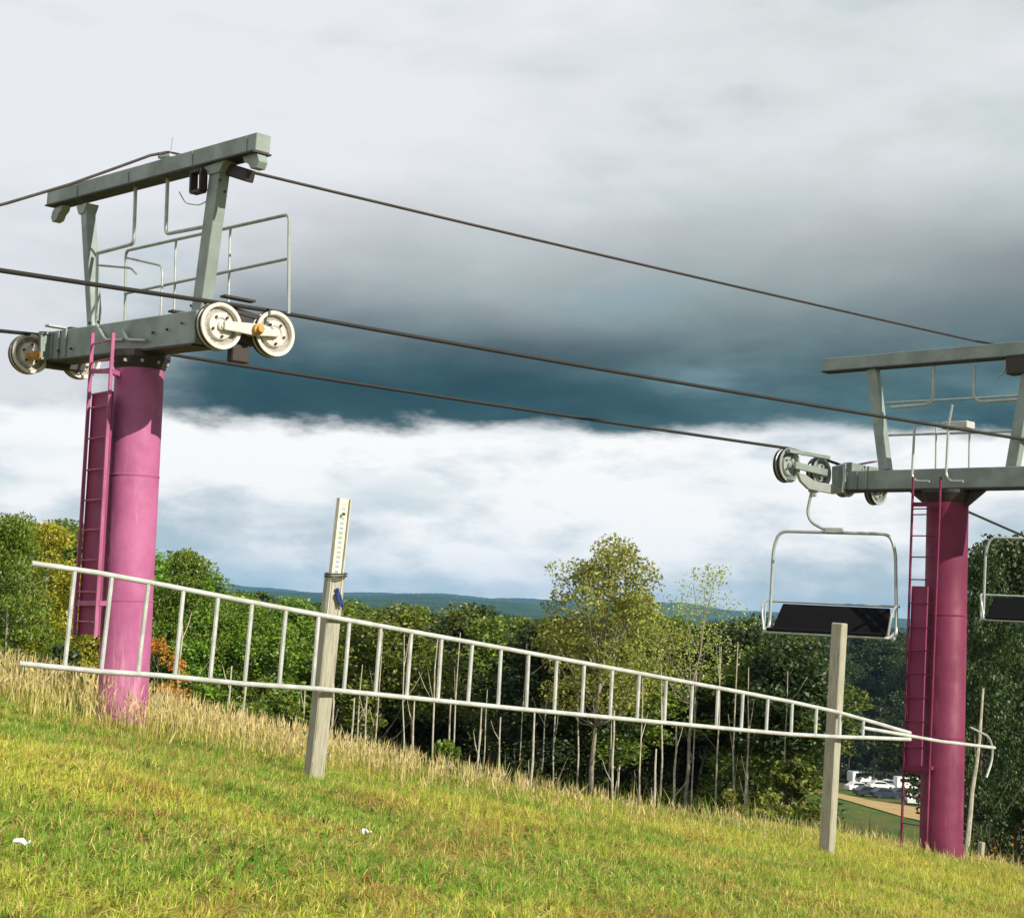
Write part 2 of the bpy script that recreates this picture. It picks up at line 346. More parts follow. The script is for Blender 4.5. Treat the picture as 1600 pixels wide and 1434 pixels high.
# ------------------------------------------------------------------ grass
def blades(n, px_rng, yfun, length, width, bendk, pal, segs=2, heads=False, hcol=None, seed=1, clump=.5, patch=None):
    r = np.random.default_rng(seed)
    x, y = yfun(r, n); z = ground(x, y); L = length(r, n, x, y); a = r.uniform(0, 2 * math.pi, n); ln = r.normal(0, 1, n) * bendk
    wdt = width * r.uniform(.7, 1.4, n); lean = np.stack([np.cos(a), np.sin(a)], 1) * (np.abs(ln) * L)[:, None]
    b_ = r.uniform(0, 2 * math.pi, n); sd = np.stack([np.cos(b_), np.sin(b_), np.zeros(n)], 1) * wdt[:, None] / 2
    P0 = np.stack([x, y, z - .02], 1); P1 = P0 + np.c_[lean * .3, L * .55]; P2 = P0 + np.c_[lean, L * (1 - .35 * np.abs(ln).clip(0, 1))]
    col = pal(r, n, x, y)
    V = np.stack([P0 - sd, P0 + sd, P1 + sd * .8, P1 - sd * .8, P2], 1).reshape(-1, 3); k = np.arange(n)[:, None] * 5
    Q = k + np.array([0, 1, 2, 3]); T = k + np.array([3, 2, 4]); C = np.repeat(col, 5, 0); Fs = [Q, T]
    if heads:   # feathery seed head: a few crossed slivers
        nv = len(V); hv = []; hc = []
        dr = (P2 - P1); dr /= np.linalg.norm(dr, axis=1)[:, None]
        hl_ = r.uniform(.05, .12, n)
        for q in range(3):
            a2 = r.uniform(0, 6.28, n); s2 = np.stack([np.cos(a2), np.sin(a2), r.normal(0, .3, n)], 1) * r.uniform(.003, .008, n)[:, None]
            p = P2 - dr * (hl_ * .5)[:, None]
            hv.append(np.stack([p - dr * (hl_ * .3)[:, None], p + s2, p + dr * (hl_ * (.5 + .3 * q))[:, None], p - s2], 1)); hc.append(np.repeat(hcol(r, n), 4, 0))
        for h_ in hv:
            kk = nv + np.arange(n)[:, None] * 4; Fs.append(kk + np.array([0, 1, 2, 3])); V = np.concatenate([V, h_.reshape(-1, 3)]); nv += 4 * n
        C = np.concatenate([C] + hc)
    qs = [f for f in Fs if f.shape[1] == 4]; ts = [f for f in Fs if f.shape[1] == 3]
    return V, qs, ts, C
m, t = mat('grass_blades'); ca = t.add('ShaderNodeAttribute', attribute_name='tint').outputs['Color']
d = t.add('ShaderNodeBsdfDiffuse'); tr = t.add('ShaderNodeBsdfTranslucent'); mx = t.add('ShaderNodeMixShader'); mx.inputs[0].default_value = .35
t.put(d.inputs[0], ca); t.put(tr.inputs[0], ca); t.l.new(d.outputs[0], mx.inputs[1]); t.l.new(tr.outputs[0], mx.inputs[2])
o = t.add('ShaderNodeOutputMaterial'); t.l.new(mx.outputs[0], o.inputs[0]); M['grass'] = m
def crest(x): return 15.6 + 5.2 * sstep(x, -1., 6.5) + .6 * sstep(-x, 2, 7)
def field_pts(y0, y1):
    def f(r, n):
        y = np.where(r.uniform(0, 1, n * 2) < .5, np.sqrt(r.uniform(0, 1, n * 2) * (y1 ** 2 - y0 ** 2) + y0 ** 2), y0 + 8.5 * r.uniform(0, 1, n * 2) ** 1.3); x = r.uniform(-.46, .46, n * 2) * y + r.normal(0, .02, n * 2)
        k = y < crest(x) + 2.0; x, y = x[k][:n], y[k][:n]
        if len(x) < n: q = r.integers(0, len(x), n - len(x)); x = np.r_[x, x[q] + r.normal(0, .05, len(q))]; y = np.r_[y, y[q] + r.normal(0, .05, len(q))]
        # gather into tufts
        g = .16; cx = np.round(x / g) * g + .05 * np.sin(np.round(x / g) * 12.9 + np.round(y / g) * 78.2); cy = np.round(y / g) * g + .05 * np.cos(np.round(y / g) * 39.3)
        return x + (cx - x) * .35, y + (cy - y) * .35
    return f
def vnoise(x, y, s_, seed):
    """smooth value noise on a lattice"""
    r = np.random.default_rng(seed); G = r.uniform(0, 1, (256, 256)); u = x / s_ + 100; v = y / s_ + 100
    i = np.floor(u).astype(int); j = np.floor(v).astype(int); fu = u - i; fv = v - j; fu = fu * fu * (3 - 2 * fu); fv = fv * fv * (3 - 2 * fv)
    g = lambda a, b: G[a % 256, b % 256]
    return (g(i, j) * (1 - fu) + g(i + 1, j) * fu) * (1 - fv) + (g(i, j + 1) * (1 - fu) + g(i + 1, j + 1) * fu) * fv
def multi(x, y, s_, seed): return .5 * vnoise(x, y, s_, seed) + .3 * vnoise(x, y, s_ / 2.3, seed + 1) + .2 * vnoise(x, y, s_ / 5, seed + 2)
def pal_turf(r, n, x, y):
    g = np.array([.20, .36, .05]); yl = np.array([.52, .54, .085]); st = np.array([.72, .58, .20]); ol = np.array([.36, .44, .06]); br = np.array([.46, .30, .12])
    a = multi(x, y, 1.6, 11) - .06 * sstep(-x, -1.5, 1.5); b_ = multi(x, y, .8, 21)
    # a greener patch in the upper left of the slope, yellower elsewhere
    gp = np.exp(-(((x + 3.0) / 1.9) ** 2 + ((y - 12.2) / 2.4) ** 2)) * .75
    u = np.clip((a - .5) * 4.2 + .60 - gp + r.normal(0, .18, n), 0, 1)[:, None]
    c = g * (1 - u) + yl * u; k = (r.uniform(0, 1, n) < .16 + .45 * np.clip(b_ - .48, 0, 1) * 2)[:, None]; c = np.where(k, st, c)
    k = (r.uniform(0, 1, n) < .18)[:, None]; c = np.where(k, ol, c); k = (r.uniform(0, 1, n) < .09)[:, None]; c = np.where(k, br, c)
    brn = (r.uniform(0, 1, n) < .55 * sstep(multi(x, y, .5, 61), .55, .72))[:, None]; c = np.where(brn, np.array([.42, .29, .09]), c); return c * r.uniform(.65, 1.35, (n, 1))
Vt, q1, t1, C1 = blades(520000, None, field_pts(4.4, 22), lambda r, n, x, y: r.uniform(.035, .095, n) * (.55 + .7 * multi(x, y, .9, 5) + .9 * multi(x, y, .3, 15) ** 2) * (1 + .035 * (y - 8)), .0058, .95, pal_turf, seed=2)
g = link('turf_grass', nmesh('turf_grass', Vt, [np.concatenate(q1), np.concatenate(t1)], [M['grass']], False, {'tint': C1})); tag(g, 'yellow green turf covering the slope in the foreground', 'grass', kind='stuff')
def herb_pts(r, n):
    k = 260; cx = r.uniform(-.45, .45, k); cy = 5.2 + 9.5 * r.uniform(0, 1, k) ** 1.1; cx = cx * cy; q = r.integers(0, k, n); sc_ = r.uniform(.03, .11, k)[q]
    return cx[q] + r.normal(0, 1, n) * sc_, cy[q] + r.normal(0, 1, n) * sc_
Vt, q1, t1, C1 = blades(9000, None, herb_pts, lambda r, n, x, y: r.uniform(.03, .10, n), .020, 1.3, lambda r, n, x, y: np.where(r.uniform(0, 1, (n, 1)) < .75, np.array([.13, .27, .04]), np.array([.40, .20, .08])) * r.uniform(.6, 1.3, (n, 1)), seed=18)
g = link('broadleaf_herbs', nmesh('broadleaf_herbs', Vt, [np.concatenate(q1), np.concatenate(t1)], [M['grass']], False, {'tint': C1})); tag(g, 'small patches of broad leaved herbs scattered through the turf', 'herbs', kind='stuff')
def crest_pts(r, n):
    x = r.uniform(-9, 10, n * 3); y = crest(x) + r.normal(-.2, 1.1, n * 3); dens = .16 + .6 * sstep(-x, -1.2, 2.5) + .5 * (multi(x, y, .7, 9) - .5)
    k = r.uniform(0, 1, n * 3) < dens; x, y = x[k][:n], y[k][:n]
    # stems stand in loose clusters
    cx = np.round(x / .3) * .3; return x + (cx - x) * .4 + r.normal(0, .03, len(x)), y
def ex_n(fn, n, seed):
    r = np.random.default_rng(seed); x, y = fn(r, n); return x, y
xx, yy = ex_n(crest_pts, 9500, 5); NN = len(xx)
def pal_dry(r, n, x, y):
    s_ = np.array([.72, .62, .26]); y2 = np.array([.52, .50, .10]); g_ = np.array([.26, .33, .05]); p_ = np.array([.55, .38, .20]); k = r.uniform(0, 1, n)[:, None]
    return np.where(k < .38, s_, np.where(k < .66, y2, np.where(k < .78, p_, g_))) * r.uniform(.7, 1.2, (n, 1))
Vt, q1, t1, C1 = blades(NN, None, lambda r, n: (xx, yy), lambda r, n, x, y: r.uniform(.14, .40, n) * (.55 + .42 * sstep(-x, -2, 3)) * (1 + .4 * sstep(-x, 2.6, 4.5)), .005, .26, pal_dry, heads=True,
                        hcol=lambda r, n: np.array([.74, .62, .32]) * r.uniform(.7, 1.25, (n, 1)), seed=6)
g = link('dry_tall_grass', nmesh('dry_tall_grass', Vt, [np.concatenate(q1), np.concatenate(t1)], [M['grass']], False, {'tint': C1})); tag(g, 'tall straw coloured seed grass along the brow of the slope', 'grass', kind='stuff')
# rough herbs below the brow, on the far side
def back_pts(r, n): x = r.uniform(-12, 16, n); return x, crest(x) + r.uniform(1, 12, n)
Vt, q1, t1, C1 = blades(17000, None, back_pts, lambda r, n, x, y: r.uniform(.2, .5, n), .014, .5, lambda r, n, x, y: np.where(r.uniform(0, 1, (n, 1)) < .35, np.array([.42, .36, .12]), np.array([.12, .19, .03])) * r.uniform(.6, 1.3, (n, 1)), seed=8)
g = link('weeds', nmesh('weeds', Vt, [np.concatenate(q1), np.concatenate(t1)], [M['grass']], False, {'tint': C1})); tag(g, 'rank weeds growing below the brow behind the towers', 'weeds', kind='stuff')

# ------------------------------------------------------------------ trees
def leaf_quads(r, centres, radii, per, size):
    n = len(centres); pos = []; 
    for c_, q, k in zip(centres, radii, per):
        d_ = r.normal(0, 1, (k, 3)); d_ /= np.linalg.norm(d_, axis=1)[:, None]; rr = r.uniform(.25, 1, (k, 1)) ** .5
        pos.append(c_ + d_ * rr * q * np.array([1, 1, .75]))
    pos = np.concatenate(pos); N = len(pos)
    nrm = r.normal(0, 1, (N, 3)) + np.array([0, 0, .6]); nrm /= np.linalg.norm(nrm, axis=1)[:, None]
    a = np.cross(nrm, r.normal(0, 1, (N, 3))); a /= np.linalg.norm(a, axis=1)[:, None]; b_ = np.cross(nrm, a)
    s_ = size * r.uniform(.6, 1.3, (N, 1)); a = a * s_; b_ = b_ * s_ * .62
    V = np.stack([pos - a, pos - b_ * .9 + a * .1, pos + a, pos + b_ * .9 + a * .1], 1).reshape(-1, 3)
    F = np.arange(N * 4).reshape(N, 4); return V, F, N
def make_tree(seed, H=10., base=.42, spread=.22, clumps=46, per=120, size=.072, trunk=.10, loose=False, wob=.02, topw=.5):
    """returns (trunk mesh MB, crown mesh data): tapered wobbling trunk, limbs reaching into leaf clumps"""
    r = np.random.default_rng(seed); tr = MB(); pts = []; lean = r.normal(0, .02, 2)
    px = py = 0.
    for i in range(12):
        h = i / 11; px += r.normal(0, wob) * H * .12; py += r.normal(0, wob) * H * .12
        pts.append(Vector((px + lean[0] * h * H, py + lean[1] * h * H, h * H * .93)))
    tr.tube(pts, [trunk * (1 - .9 * (i / 11) ** .9) + .008 for i in range(12)], 7)
    def axis(h): k = min(max(h / .93, 0), .999) * 11; i = int(k); return pts[i].lerp(pts[i + 1], k - i)
    C = []; Rr = []
    for i in range(clumps):
        h = base + (1 - base) * r.uniform(0, 1) ** .85; u = (h - base) / (1 - base)
        env = spread * H * (math.sin(math.pi * min(u * .86 + .12, 1)) ** .7) * (1.0 - .25 * u) * (1 + .25 * r.normal())
        a = r.uniform(0, 6.283); rr = env * r.uniform(.35, 1) ** .6
        ax = axis(h); c_ = Vector((ax.x + math.cos(a) * rr, ax.y + math.sin(a) * rr, h * H)); C.append(np.array(c_)); Rr.append(H * r.uniform(.035, .075) * (1 if not loose else .9))
        if i % 2 == 0:
            s0 = axis(max(h - .10 - .12 * rr / (spread * H), base - .05)); tr.tube([s0, s0.lerp(c_, .5) + Vector((0, 0, -.02 * H)), c_], trunk * .32 * (1 - .5 * u), 4, r2=.008, cap=False)
    if not loose:
        for i in range(int(clumps * .25)):
            h = base + (1 - base) * r.uniform(.1, .9); ax = axis(h); C.append(np.array(ax) + r.normal(0, .4, 3) * spread * H * .6); Rr.append(H * .07)
    V, F, N = leaf_quads(r, C, Rr, [max(20, int(per * (q / (H * .055)) ** 2)) for q in Rr], size)
    var = np.repeat(np.clip(r.normal(.45, .22, N), 0, 1), 4)
    return tr, (V, F, var)
def tree_proto(name, leaf, bark, **kw):
    tr, (V, F, var) = make_tree(**kw)
    to = tr.build('trunk', M[bark], None, smooth=True); me = nmesh('crown', V, F, [M[leaf]], False, {'var': var})
    tm = to.data; bpy.data.objects.remove(to); return tm, me, float(V[:, 2].max()) * .98
PROTO = [tree_proto('t', 'leaf_green', 'bark', seed=100 + i, base=b_, spread=s_, clumps=c_, per=p_, trunk=tk) for i, (b_, s_, c_, p_, tk) in enumerate(
    [(.40, .20, 50, 210, .085), (.46, .17, 44, 200, .07), (.36, .24, 60, 200, .10), (.50, .19, 42, 210, .075), (.42, .16, 40, 210, .065), (.30, .22, 60, 190, .09)])]
HIGH = [tree_proto('h', 'leaf_green', 'bark', seed=500 + i, base=b_, spread=s_, clumps=c_, per=p_, trunk=tk, wob=.03) for i, (b_, s_, c_, p_, tk) in enumerate(
    [(.60, .17, 44, 230, .07), (.66, .16, 40, 230, .055), (.58, .20, 50, 220, .075), (.64, .18, 44, 230, .06), (.68, .15, 36, 240, .05)])]
SHRUB = [tree_proto('s', 'leaf_green', 'barkdark', seed=150 + i, H=3., base=.06, spread=.34, clumps=34, per=110, size=.055, trunk=.03) for i in range(3)]
MATN = {}
def place_tree(px, Y, top, proto, leaf, label, name='forest_tree', cat='tree', group=None, bark='bark', rot=None, wide=1., zoff=0., lean=0.):
    """root on the ground; the height takes the crown top to the wanted line"""
    p = at(px, 1000, Y); x = p.x; g_ = gz(x, Y) - .1 + zoff; T = at(px, top, Y); H = max(T.z - g_, 1.)
    tm, cm, H0 = proto; k = H / H0; e = empty(name, (x, Y, g_)); e.rotation_euler = (lean, lean * .6, random.uniform(0, 6.28) if rot is None else rot)
    e.scale = (k * wide, k * wide, k)
    for nm, me, mt in (('trunk', tm, M[bark]), ('crown', cm, M[leaf])):
        o_ = link(nm, me, e); o_.material_slots[0].link = 'OBJECT'; o_.material_slots[0].material = mt
    tag(e, label, cat, group); return e
# wanted skyline of the near wood, in photo rows
SKX = [-400, 0, 30, 60, 100, 130, 180, 230, 270, 300, 330, 400, 480, 560, 640, 720, 800, 900, 1000, 1100, 1200, 1290]
SKY = [790, 822, 838, 822, 826, 848, 850, 880, 866, 905, 925, 940, 950, 955, 958, 965, 972, 965, 975, 980, 975, 985]
def sky_y(x): return float(np.interp(x, SKX, SKY)) - 11
G1 = 'slender trees along the front of the wood'; G2 = 'trees inside the wood'
RUNGX = [117, 175, 232, 287, 341, 394, 447, 498, 546, 595, 643, 690, 738, 783, 826, 870, 913, 957, 999, 1041, 1082, 1122, 1161, 1200, 1238, 1276]
ORD = lambda n: str(n) + {1: 'st', 2: 'nd', 3: 'rd'}.get(n if n < 20 else n % 10, 'th')
USED = {}
def by_rung(px, what, rel, fallback):
    """describe a thing by the nearest rung of the long white ladder in front of it"""
    if px < 95 or px > 1295: return fallback
    k = min(range(len(RUNGX)), key=lambda i: abs(RUNGX[i] - px)) + 1; side = 'at' if abs(RUNGX[k - 1] - px) < 9 else ('just left of' if px < RUNGX[k - 1] else 'just right of')
    if (what, k, side) in USED: return fallback
    USED[(what, k, side)] = 1; return ('%s %s %s ladder rung %s from left' % (what, rel, side, ORD(k))).replace('  ', ' ').replace('rung %s' % ORD(k), 'rung, %s' % ORD(k)).replace('ladder rung,', 'white ladder rung,')
x = -330.
while x < 1245:
    Yd = random.uniform(46, 58) if x > 330 else random.uniform(40, 50)
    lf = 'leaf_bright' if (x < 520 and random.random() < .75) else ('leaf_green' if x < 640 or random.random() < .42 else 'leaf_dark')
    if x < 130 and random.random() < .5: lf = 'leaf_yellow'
    tp_ = sky_y(x) + random.uniform(0, 60)
    word = {'leaf_bright': 'bright green', 'leaf_green': 'mid green', 'leaf_dark': 'dark green', 'leaf_yellow': 'yellowing'}[lf]
    lab = by_rung(x, 'slender %s tree' % word, 'in front row,', 'slender %s tree in the front row of the wood' % word)
    pr = random.choice(HIGH if x > 470 and random.random() < .88 else PROTO)
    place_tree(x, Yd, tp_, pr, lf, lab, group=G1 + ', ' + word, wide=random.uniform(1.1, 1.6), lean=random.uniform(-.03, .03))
    x += random.uniform(30, 54)
BACKLF = {'leaf_green': 'leaf_dark'}
for (y0, y1, st, dt, prs) in ((58, 72, 40, 25, HIGH), (74, 92, 40, 5, HIGH + PROTO), (95, 118, 42, 0, PROTO), (122, 150, 46, 0, PROTO)):
    x = -420.
    while x < 1245:
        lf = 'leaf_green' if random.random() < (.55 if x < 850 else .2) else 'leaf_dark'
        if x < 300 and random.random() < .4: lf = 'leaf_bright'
        lab = {'leaf_bright': 'bright green tree deeper in the wood on the left', 'leaf_green': 'mid green tree standing deeper in the wood', 'leaf_dark': 'dark green tree standing deeper in the wood'}[lf]
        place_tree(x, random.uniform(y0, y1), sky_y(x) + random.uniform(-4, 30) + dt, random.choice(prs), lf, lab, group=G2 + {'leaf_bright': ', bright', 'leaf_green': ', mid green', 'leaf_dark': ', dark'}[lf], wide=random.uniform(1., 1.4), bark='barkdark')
        x += random.uniform(st * .7, st * 1.3)
# trees one can name
BIG = tree_proto('b', 'leaf_olive', 'bark', seed=301, base=.58, spread=.215, clumps=80, per=210, size=.055, trunk=.10, loose=True, wob=.03)
place_tree(920, 43, 842, BIG, 'leaf_pale', 'tallest tree, its airy olive crown rising above the skyline right of centre', rot=1.2, wide=1.0, bark='barkmid')
ORG = tree_proto('o', 'leaf_orange', 'barkdark', seed=340, H=4., base=.12, spread=.26, clumps=34, per=60, size=.04, trunk=.03, loose=True, wob=.05)
SAP = tree_proto('sap', 'leaf_olive', 'bark', seed=313, base=.66, spread=.17, clumps=34, per=105, size=.042, trunk=.075, loose=True, wob=.09)
place_tree(1092, 38, 886, SAP, 'leaf_pale', 'thin crooked tree with a sparse pale crown, right of the tallest tree', rot=.6, wide=1.0, bark='barkmid')
FULL = tree_proto('f', 'leaf_yellow', 'bark', seed=320, base=.28, spread=.27, clumps=90, per=220, size=.065, trunk=.11)
place_tree(75, 38, 820, FULL, 'leaf_yellow', 'golden yellow tree at the left edge, behind the end of the white ladder', rot=2)
place_tree(14, 36, 806, FULL, 'leaf_bright', 'yellowish green tree cut off by the left edge of the picture', rot=4, wide=.8)
place_tree(128, 44, 846, PROTO[2], 'leaf_yellow', 'yellow green tree seen behind the ladder of the left tower')
place_tree(272, 40, 862, FULL, 'leaf_bright', 'pointed bright green tree just right of the left tower', rot=5, wide=.72)
place_tree(395, 42, 940, PROTO[5], 'leaf_bright', 'broad bright green tree between the left tower and the left post', wide=1.35)
place_tree(330, 41, 935, PROTO[2], 'leaf_bright', 'round bright green tree beside the pointed one', wide=1.2)
place_tree(655, 52, 945, PROTO[2], 'leaf_green', 'green tree with a domed top right of the left post', wide=1.2)
place_tree(735, 56, 950, PROTO[0], 'leaf_dark', 'dark domed tree midway along the wood', wide=1.2)
place_tree(1535, 33, 858, FULL, 'leaf_dark', 'narrow dark tree with a rounded top right of the right tower', rot=.5, wide=.55, bark='barkdark')
place_tree(1600, 37, 842, FULL, 'leaf_dark', 'dark tree at the right edge behind the second chair', rot=2.9, wide=.95, bark='barkdark')
place_tree(1570, 47, 905, PROTO[2], 'leaf_dark', 'dark tree between the two trees right of the right tower', wide=1.3, bark='barkdark')
place_tree(1680, 40, 850, PROTO[2], 'leaf_dark', 'dark tree just outside the right edge', wide=1.3, bark='barkdark')
place_tree(254, 29, 1000, ORG, 'leaf_orange', 'orange autumn shrub at the right foot of the left tower', 'shrub', 'shrub', bark='barkdark', wide=1.0)
place_tree(268, 26, 1070, ORG, 'leaf_orange', 'low orange shrub in the grass beside the left tower', 'shrub', 'shrub', bark='barkdark', wide=1.2)
for i, (px_, Y_, tp_, lf, wd) in enumerate([(30, 30, 985, 'leaf_green', 1), (110, 31, 1010, 'leaf_dark', 1), (170, 30, 1040, 'leaf_green', 1), (330, 33, 1075, 'leaf_bright', 1), (400, 36, 1060, 'leaf_bright', 1.), (450, 37, 1110, 'leaf_green', 1),
        (640, 38, 1175, 'leaf_green', .9), (715, 39, 1160, 'leaf_green', .8), (840, 41, 1190, 'leaf_dark', 1), (1150, 36, 1235, 'leaf_olive', 1), (1205, 34, 1240, 'leaf_olive', 1), (1240, 38, 1190, 'leaf_green', .9), (1010, 43, 1215, 'leaf_dark', 1), (1555, 30, 1255, 'leaf_dark', .7)]):
    place_tree(px_, Y_, tp_, SHRUB[i % 3], lf, by_rung(px_, {'leaf_green': 'mid green', 'leaf_dark': 'dark green', 'leaf_bright': 'bright green', 'leaf_olive': 'olive'}[lf] + ' shrub', 'under the trees', 'dark shrub beside the short pale stake on the right' if px_ > 1300 else 'green shrub at the far left foot of the wood'), 'shrub', 'shrub', 'undergrowth shrubs, ' + lf.split('_')[1], bark='barkdark', wide=wd)
place_tree(1522, 29, 1290, SHRUB[1], 'leaf_dark', 'dark shrub at the right foot of the right tower', 'shrub', 'shrub', bark='barkdark', wide=.6)
place_tree(1580, 60, 1285, SHRUB[0], 'leaf_orange', 'ochre bush low at the right edge', 'shrub', 'shrub', bark='barkdark', wide=1.3, zoff=1.5)
# tall wood behind the car park
x = 1285.
while x < 1860:
    place_tree(x, random.uniform(275, 300), random.uniform(985, 1015), random.choice(PROTO), 'leaf_dark', 'tall dark tree behind the car park', group='tall trees behind the car park', wide=random.uniform(1.1, 1.5), bark='barkdark'); x += random.uniform(30, 46)
x = 1270.
while x < 1880:
    place_tree(x, random.uniform(305, 350), random.uniform(975, 995), random.choice(PROTO), 'leaf_dark', 'tall dark tree behind the car park', group='tall trees behind the car park', wide=random.uniform(1.2, 1.6), bark='barkdark'); x += random.uniform(35, 55)
x = 1270.
while x < 1860:
    place_tree(x, random.uniform(263, 272), random.uniform(1085, 1150), random.choice(SHRUB), 'leaf_dark', 'broad dark tree at the back edge of the car park', group='broad dark trees edging the car park', wide=random.uniform(.7, 1.0), bark='barkdark'); x += random.uniform(16, 28)
# dead pale saplings and thin bare stems
def sapling(px0, py0, px1, py1, Y, r0, label, group=None):
    a = at(px0, py0, Y); b_ = at(px1, py1, Y); base = Vector((a.x, a.y, gz(a.x, a.y) - .1)); e = empty('sapling', base); b_ = b_ - base; s_ = MB(); pts = []
    n = 9; off = Vector((0, 0, 0))
    for i in range(n): off += Vector((random.gauss(0, .03), random.gauss(0, .03), 0)) * b_.length * .12; pts.append(b_ * (i / (n - 1)) + off)
    s_.tube(pts, r0, 6, r2=r0 * .35); 
    s_.build('trunk', M['bark'], e, True); 
    for k in range(2):
        i = random.randint(4, 7); d_ = Vector((random.gauss(0, .45), random.gauss(0, .45), random.uniform(.9, 1.4))).normalized() * b_.length * .12; MB().tube([pts[i], pts[i] + d_ * .6, pts[i] + d_ + Vector((0, 0, .1))], r0 * .35, 4, r2=.006).build('branch', M['bark'], e, True)
    tag(e, label, 'sapling', group); return e
sapling(1503, 1330, 1535, 1075, 26, .05, 'bare crooked sapling just right of the right tower')
sapling(275, 1150, 285, 960, 30, .035, 'pale thin sapling right of the left tower')
for q, (a_, b_, c_, d_) in enumerate([(350, 1190, 356, 1040), (372, 1200, 384, 1050), (515, 1170, 524, 1060), (545, 1180, 550, 1090), (575, 1195, 571, 1080), (655, 1215, 650, 1095), (690, 1225, 700, 1090), (745, 1225, 756, 1100), (790, 1235, 789, 1120), (828, 1240, 834, 1110), (960, 1265, 962, 1110), (1050, 1290, 1056, 1130), (1160, 1290, 1166, 1180), (1020, 1270, 1027, 1170), (60, 1100, 66, 950), (95, 1060, 110, 960), (470, 1180, 474, 1070)]):
    sapling(a_, b_, c_, d_, random.uniform(34, 42), random.uniform(.038, .060), by_rung(a_, 'thin pale bare trunk', 'rising', 'thin pale bare trunk at the far left'), 'thin pale trunks at the front of the wood')

x = 470.
while x < 1225:
    yb = float(np.interp(x, [470, 1225], [1175, 1300])); sapling(x, yb, x + random.uniform(-4, 12), random.uniform(985, 1100), random.uniform(41, 45), random.uniform(.022, .042), by_rung(x, 'tall pale slender stem', 'rising', 'tall pale slender stem in front of the dark wood'), 'thin pale trunks at the front of the wood'); x += random.uniform(26, 50)
# far canopy: crowns nobody could count, then everything beyond as one rolling sheet
def canopy_crowns():
    r = np.random.default_rng(77); n = 5200; d_ = np.sqrt(r.uniform(155 ** 2, 820 ** 2, n)); a = r.uniform(-.5, .5, n); x, y = d_ * np.sin(a), d_ * np.cos(a)
    k = ~((a > .155) & (y < 350)); x, y, d_ = x[k], y[k], d_[k]; z = ground(x, y); n = len(x)
    V = []; K = 46; H = r.uniform(9, 16, n) ; W_ = H * r.uniform(.25, .36, n)
    u = r.normal(0, 1, (n, K, 3)); u /= np.linalg.norm(u, axis=2)[..., None]; u[..., 2] = np.abs(u[..., 2]) * 1.2 - .3
    c_ = np.stack([x, y, z + H * .68], 1)[:, None] + u * np.stack([W_, W_, H * .34], 1)[:, None] * r.uniform(.7, 1.05, (n, K, 1))
    s_ = (W_ * .38)[:, None, None]; nn = u + r.normal(0, .5, u.shape); a1 = np.cross(nn, r.normal(0, 1, u.shape)); a1 /= np.linalg.norm(a1, axis=2)[..., None]; b1 = np.cross(nn, a1); b1 /= np.linalg.norm(b1, axis=2)[..., None]
    V = np.stack([c_ - a1 * s_, c_ - b1 * s_, c_ + a1 * s_, c_ + b1 * s_], 2).reshape(-1, 3); F = np.arange(len(V)).reshape(-1, 4)
    tv = np.clip(r.normal(.4, .28, n), 0, 1); var = np.repeat(np.clip(np.repeat(tv, K) + r.normal(0, .12, n * K), 0, 1), 4)
    o_ = link('distant_wood', nmesh('distant_wood', V, F, [M['leaf_green']], False, {'var': var})); tag(o_, 'green wood filling the valley beyond the nearer trees', 'wood', kind='stuff')
canopy_crowns()
def canopy_sheet():
    th = np.linspace(-34, 34, 620) * math.pi / 180; rr = np.geomspace(800, 7300, 210); T, R_ = np.meshgrid(th, rr); x = R_ * np.sin(T); y = R_ * np.cos(T)
    bump = (multi(x, y, 16, 31) - .5) * 9 + (multi(x, y, 60, 41) - .5) * 9; z = ground(x, y) + 12 + bump + 9 * (multi(x, y, 400, 51) - .5) * (R_ < 3500)
    z[0] -= 14; nr, nt = x.shape; idx = np.arange(nr * nt).reshape(nr, nt); F = np.stack([idx[:-1, :-1].ravel(), idx[:-1, 1:].ravel(), idx[1:, 1:].ravel(), idx[1:, :-1].ravel()], 1)
    m, t = mat('far_tree_canopy'); P = t.add('ShaderNodeBsdfDiffuse'); o_ = t.add('ShaderNodeOutputMaterial'); t.l.new(P.outputs[0], o_.inputs[0]); tcn = t.add('ShaderNodeTexCoord').outputs['Object']
    vr = t.add('ShaderNodeTexVoronoi'); t.put(vr.inputs['Vector'], t.mapping(tcn, (1, 1, 0))); vr.inputs['Scale'].default_value = .1
    c = t.mix(t.step(t.noise(tcn, .006, 5), .4, .65), (.022, .052, .012, 1), (.06, .095, .018, 1)); c = t.mix(t.m('MULTIPLY', t.noise(tcn, .09, 2), .8), c, (.015, .03, .01, 1)); t.put(P.inputs[0], c)
    b = t.add('ShaderNodeBump'); b.inputs['Strength'].default_value = 1; b.inputs['Distance'].default_value = 4; b.invert = True; t.put(b.inputs['Height'], vr.outputs['Distance']); t.put(P.inputs['Normal'], b.outputs[0])
    o_ = link('forested_hills', nmesh('forested_hills', np.stack([x, y, z], -1).reshape(-1, 3), F, [m], True)); tag(o_, kind='structure')
canopy_sheet()

# air
hz = MB().box((0, 3600, 22), (12000, 9200, 180)); 
m, t = mat('haze_air'); pv = t.add('ShaderNodeVolumePrincipled'); pv.inputs['Density'].default_value = 8.5e-5; pv.inputs['Color'].default_value = (.28, .58, .92, 1); pv.inputs['Anisotropy'].default_value = 0
o = t.add('ShaderNodeOutputMaterial'); t.l.new(pv.outputs[0], o.inputs['Volume']); HAZE = hz.build('haze', m); tag(HAZE, 'faint blue air between the slope and the far hills', 'haze', kind='stuff')

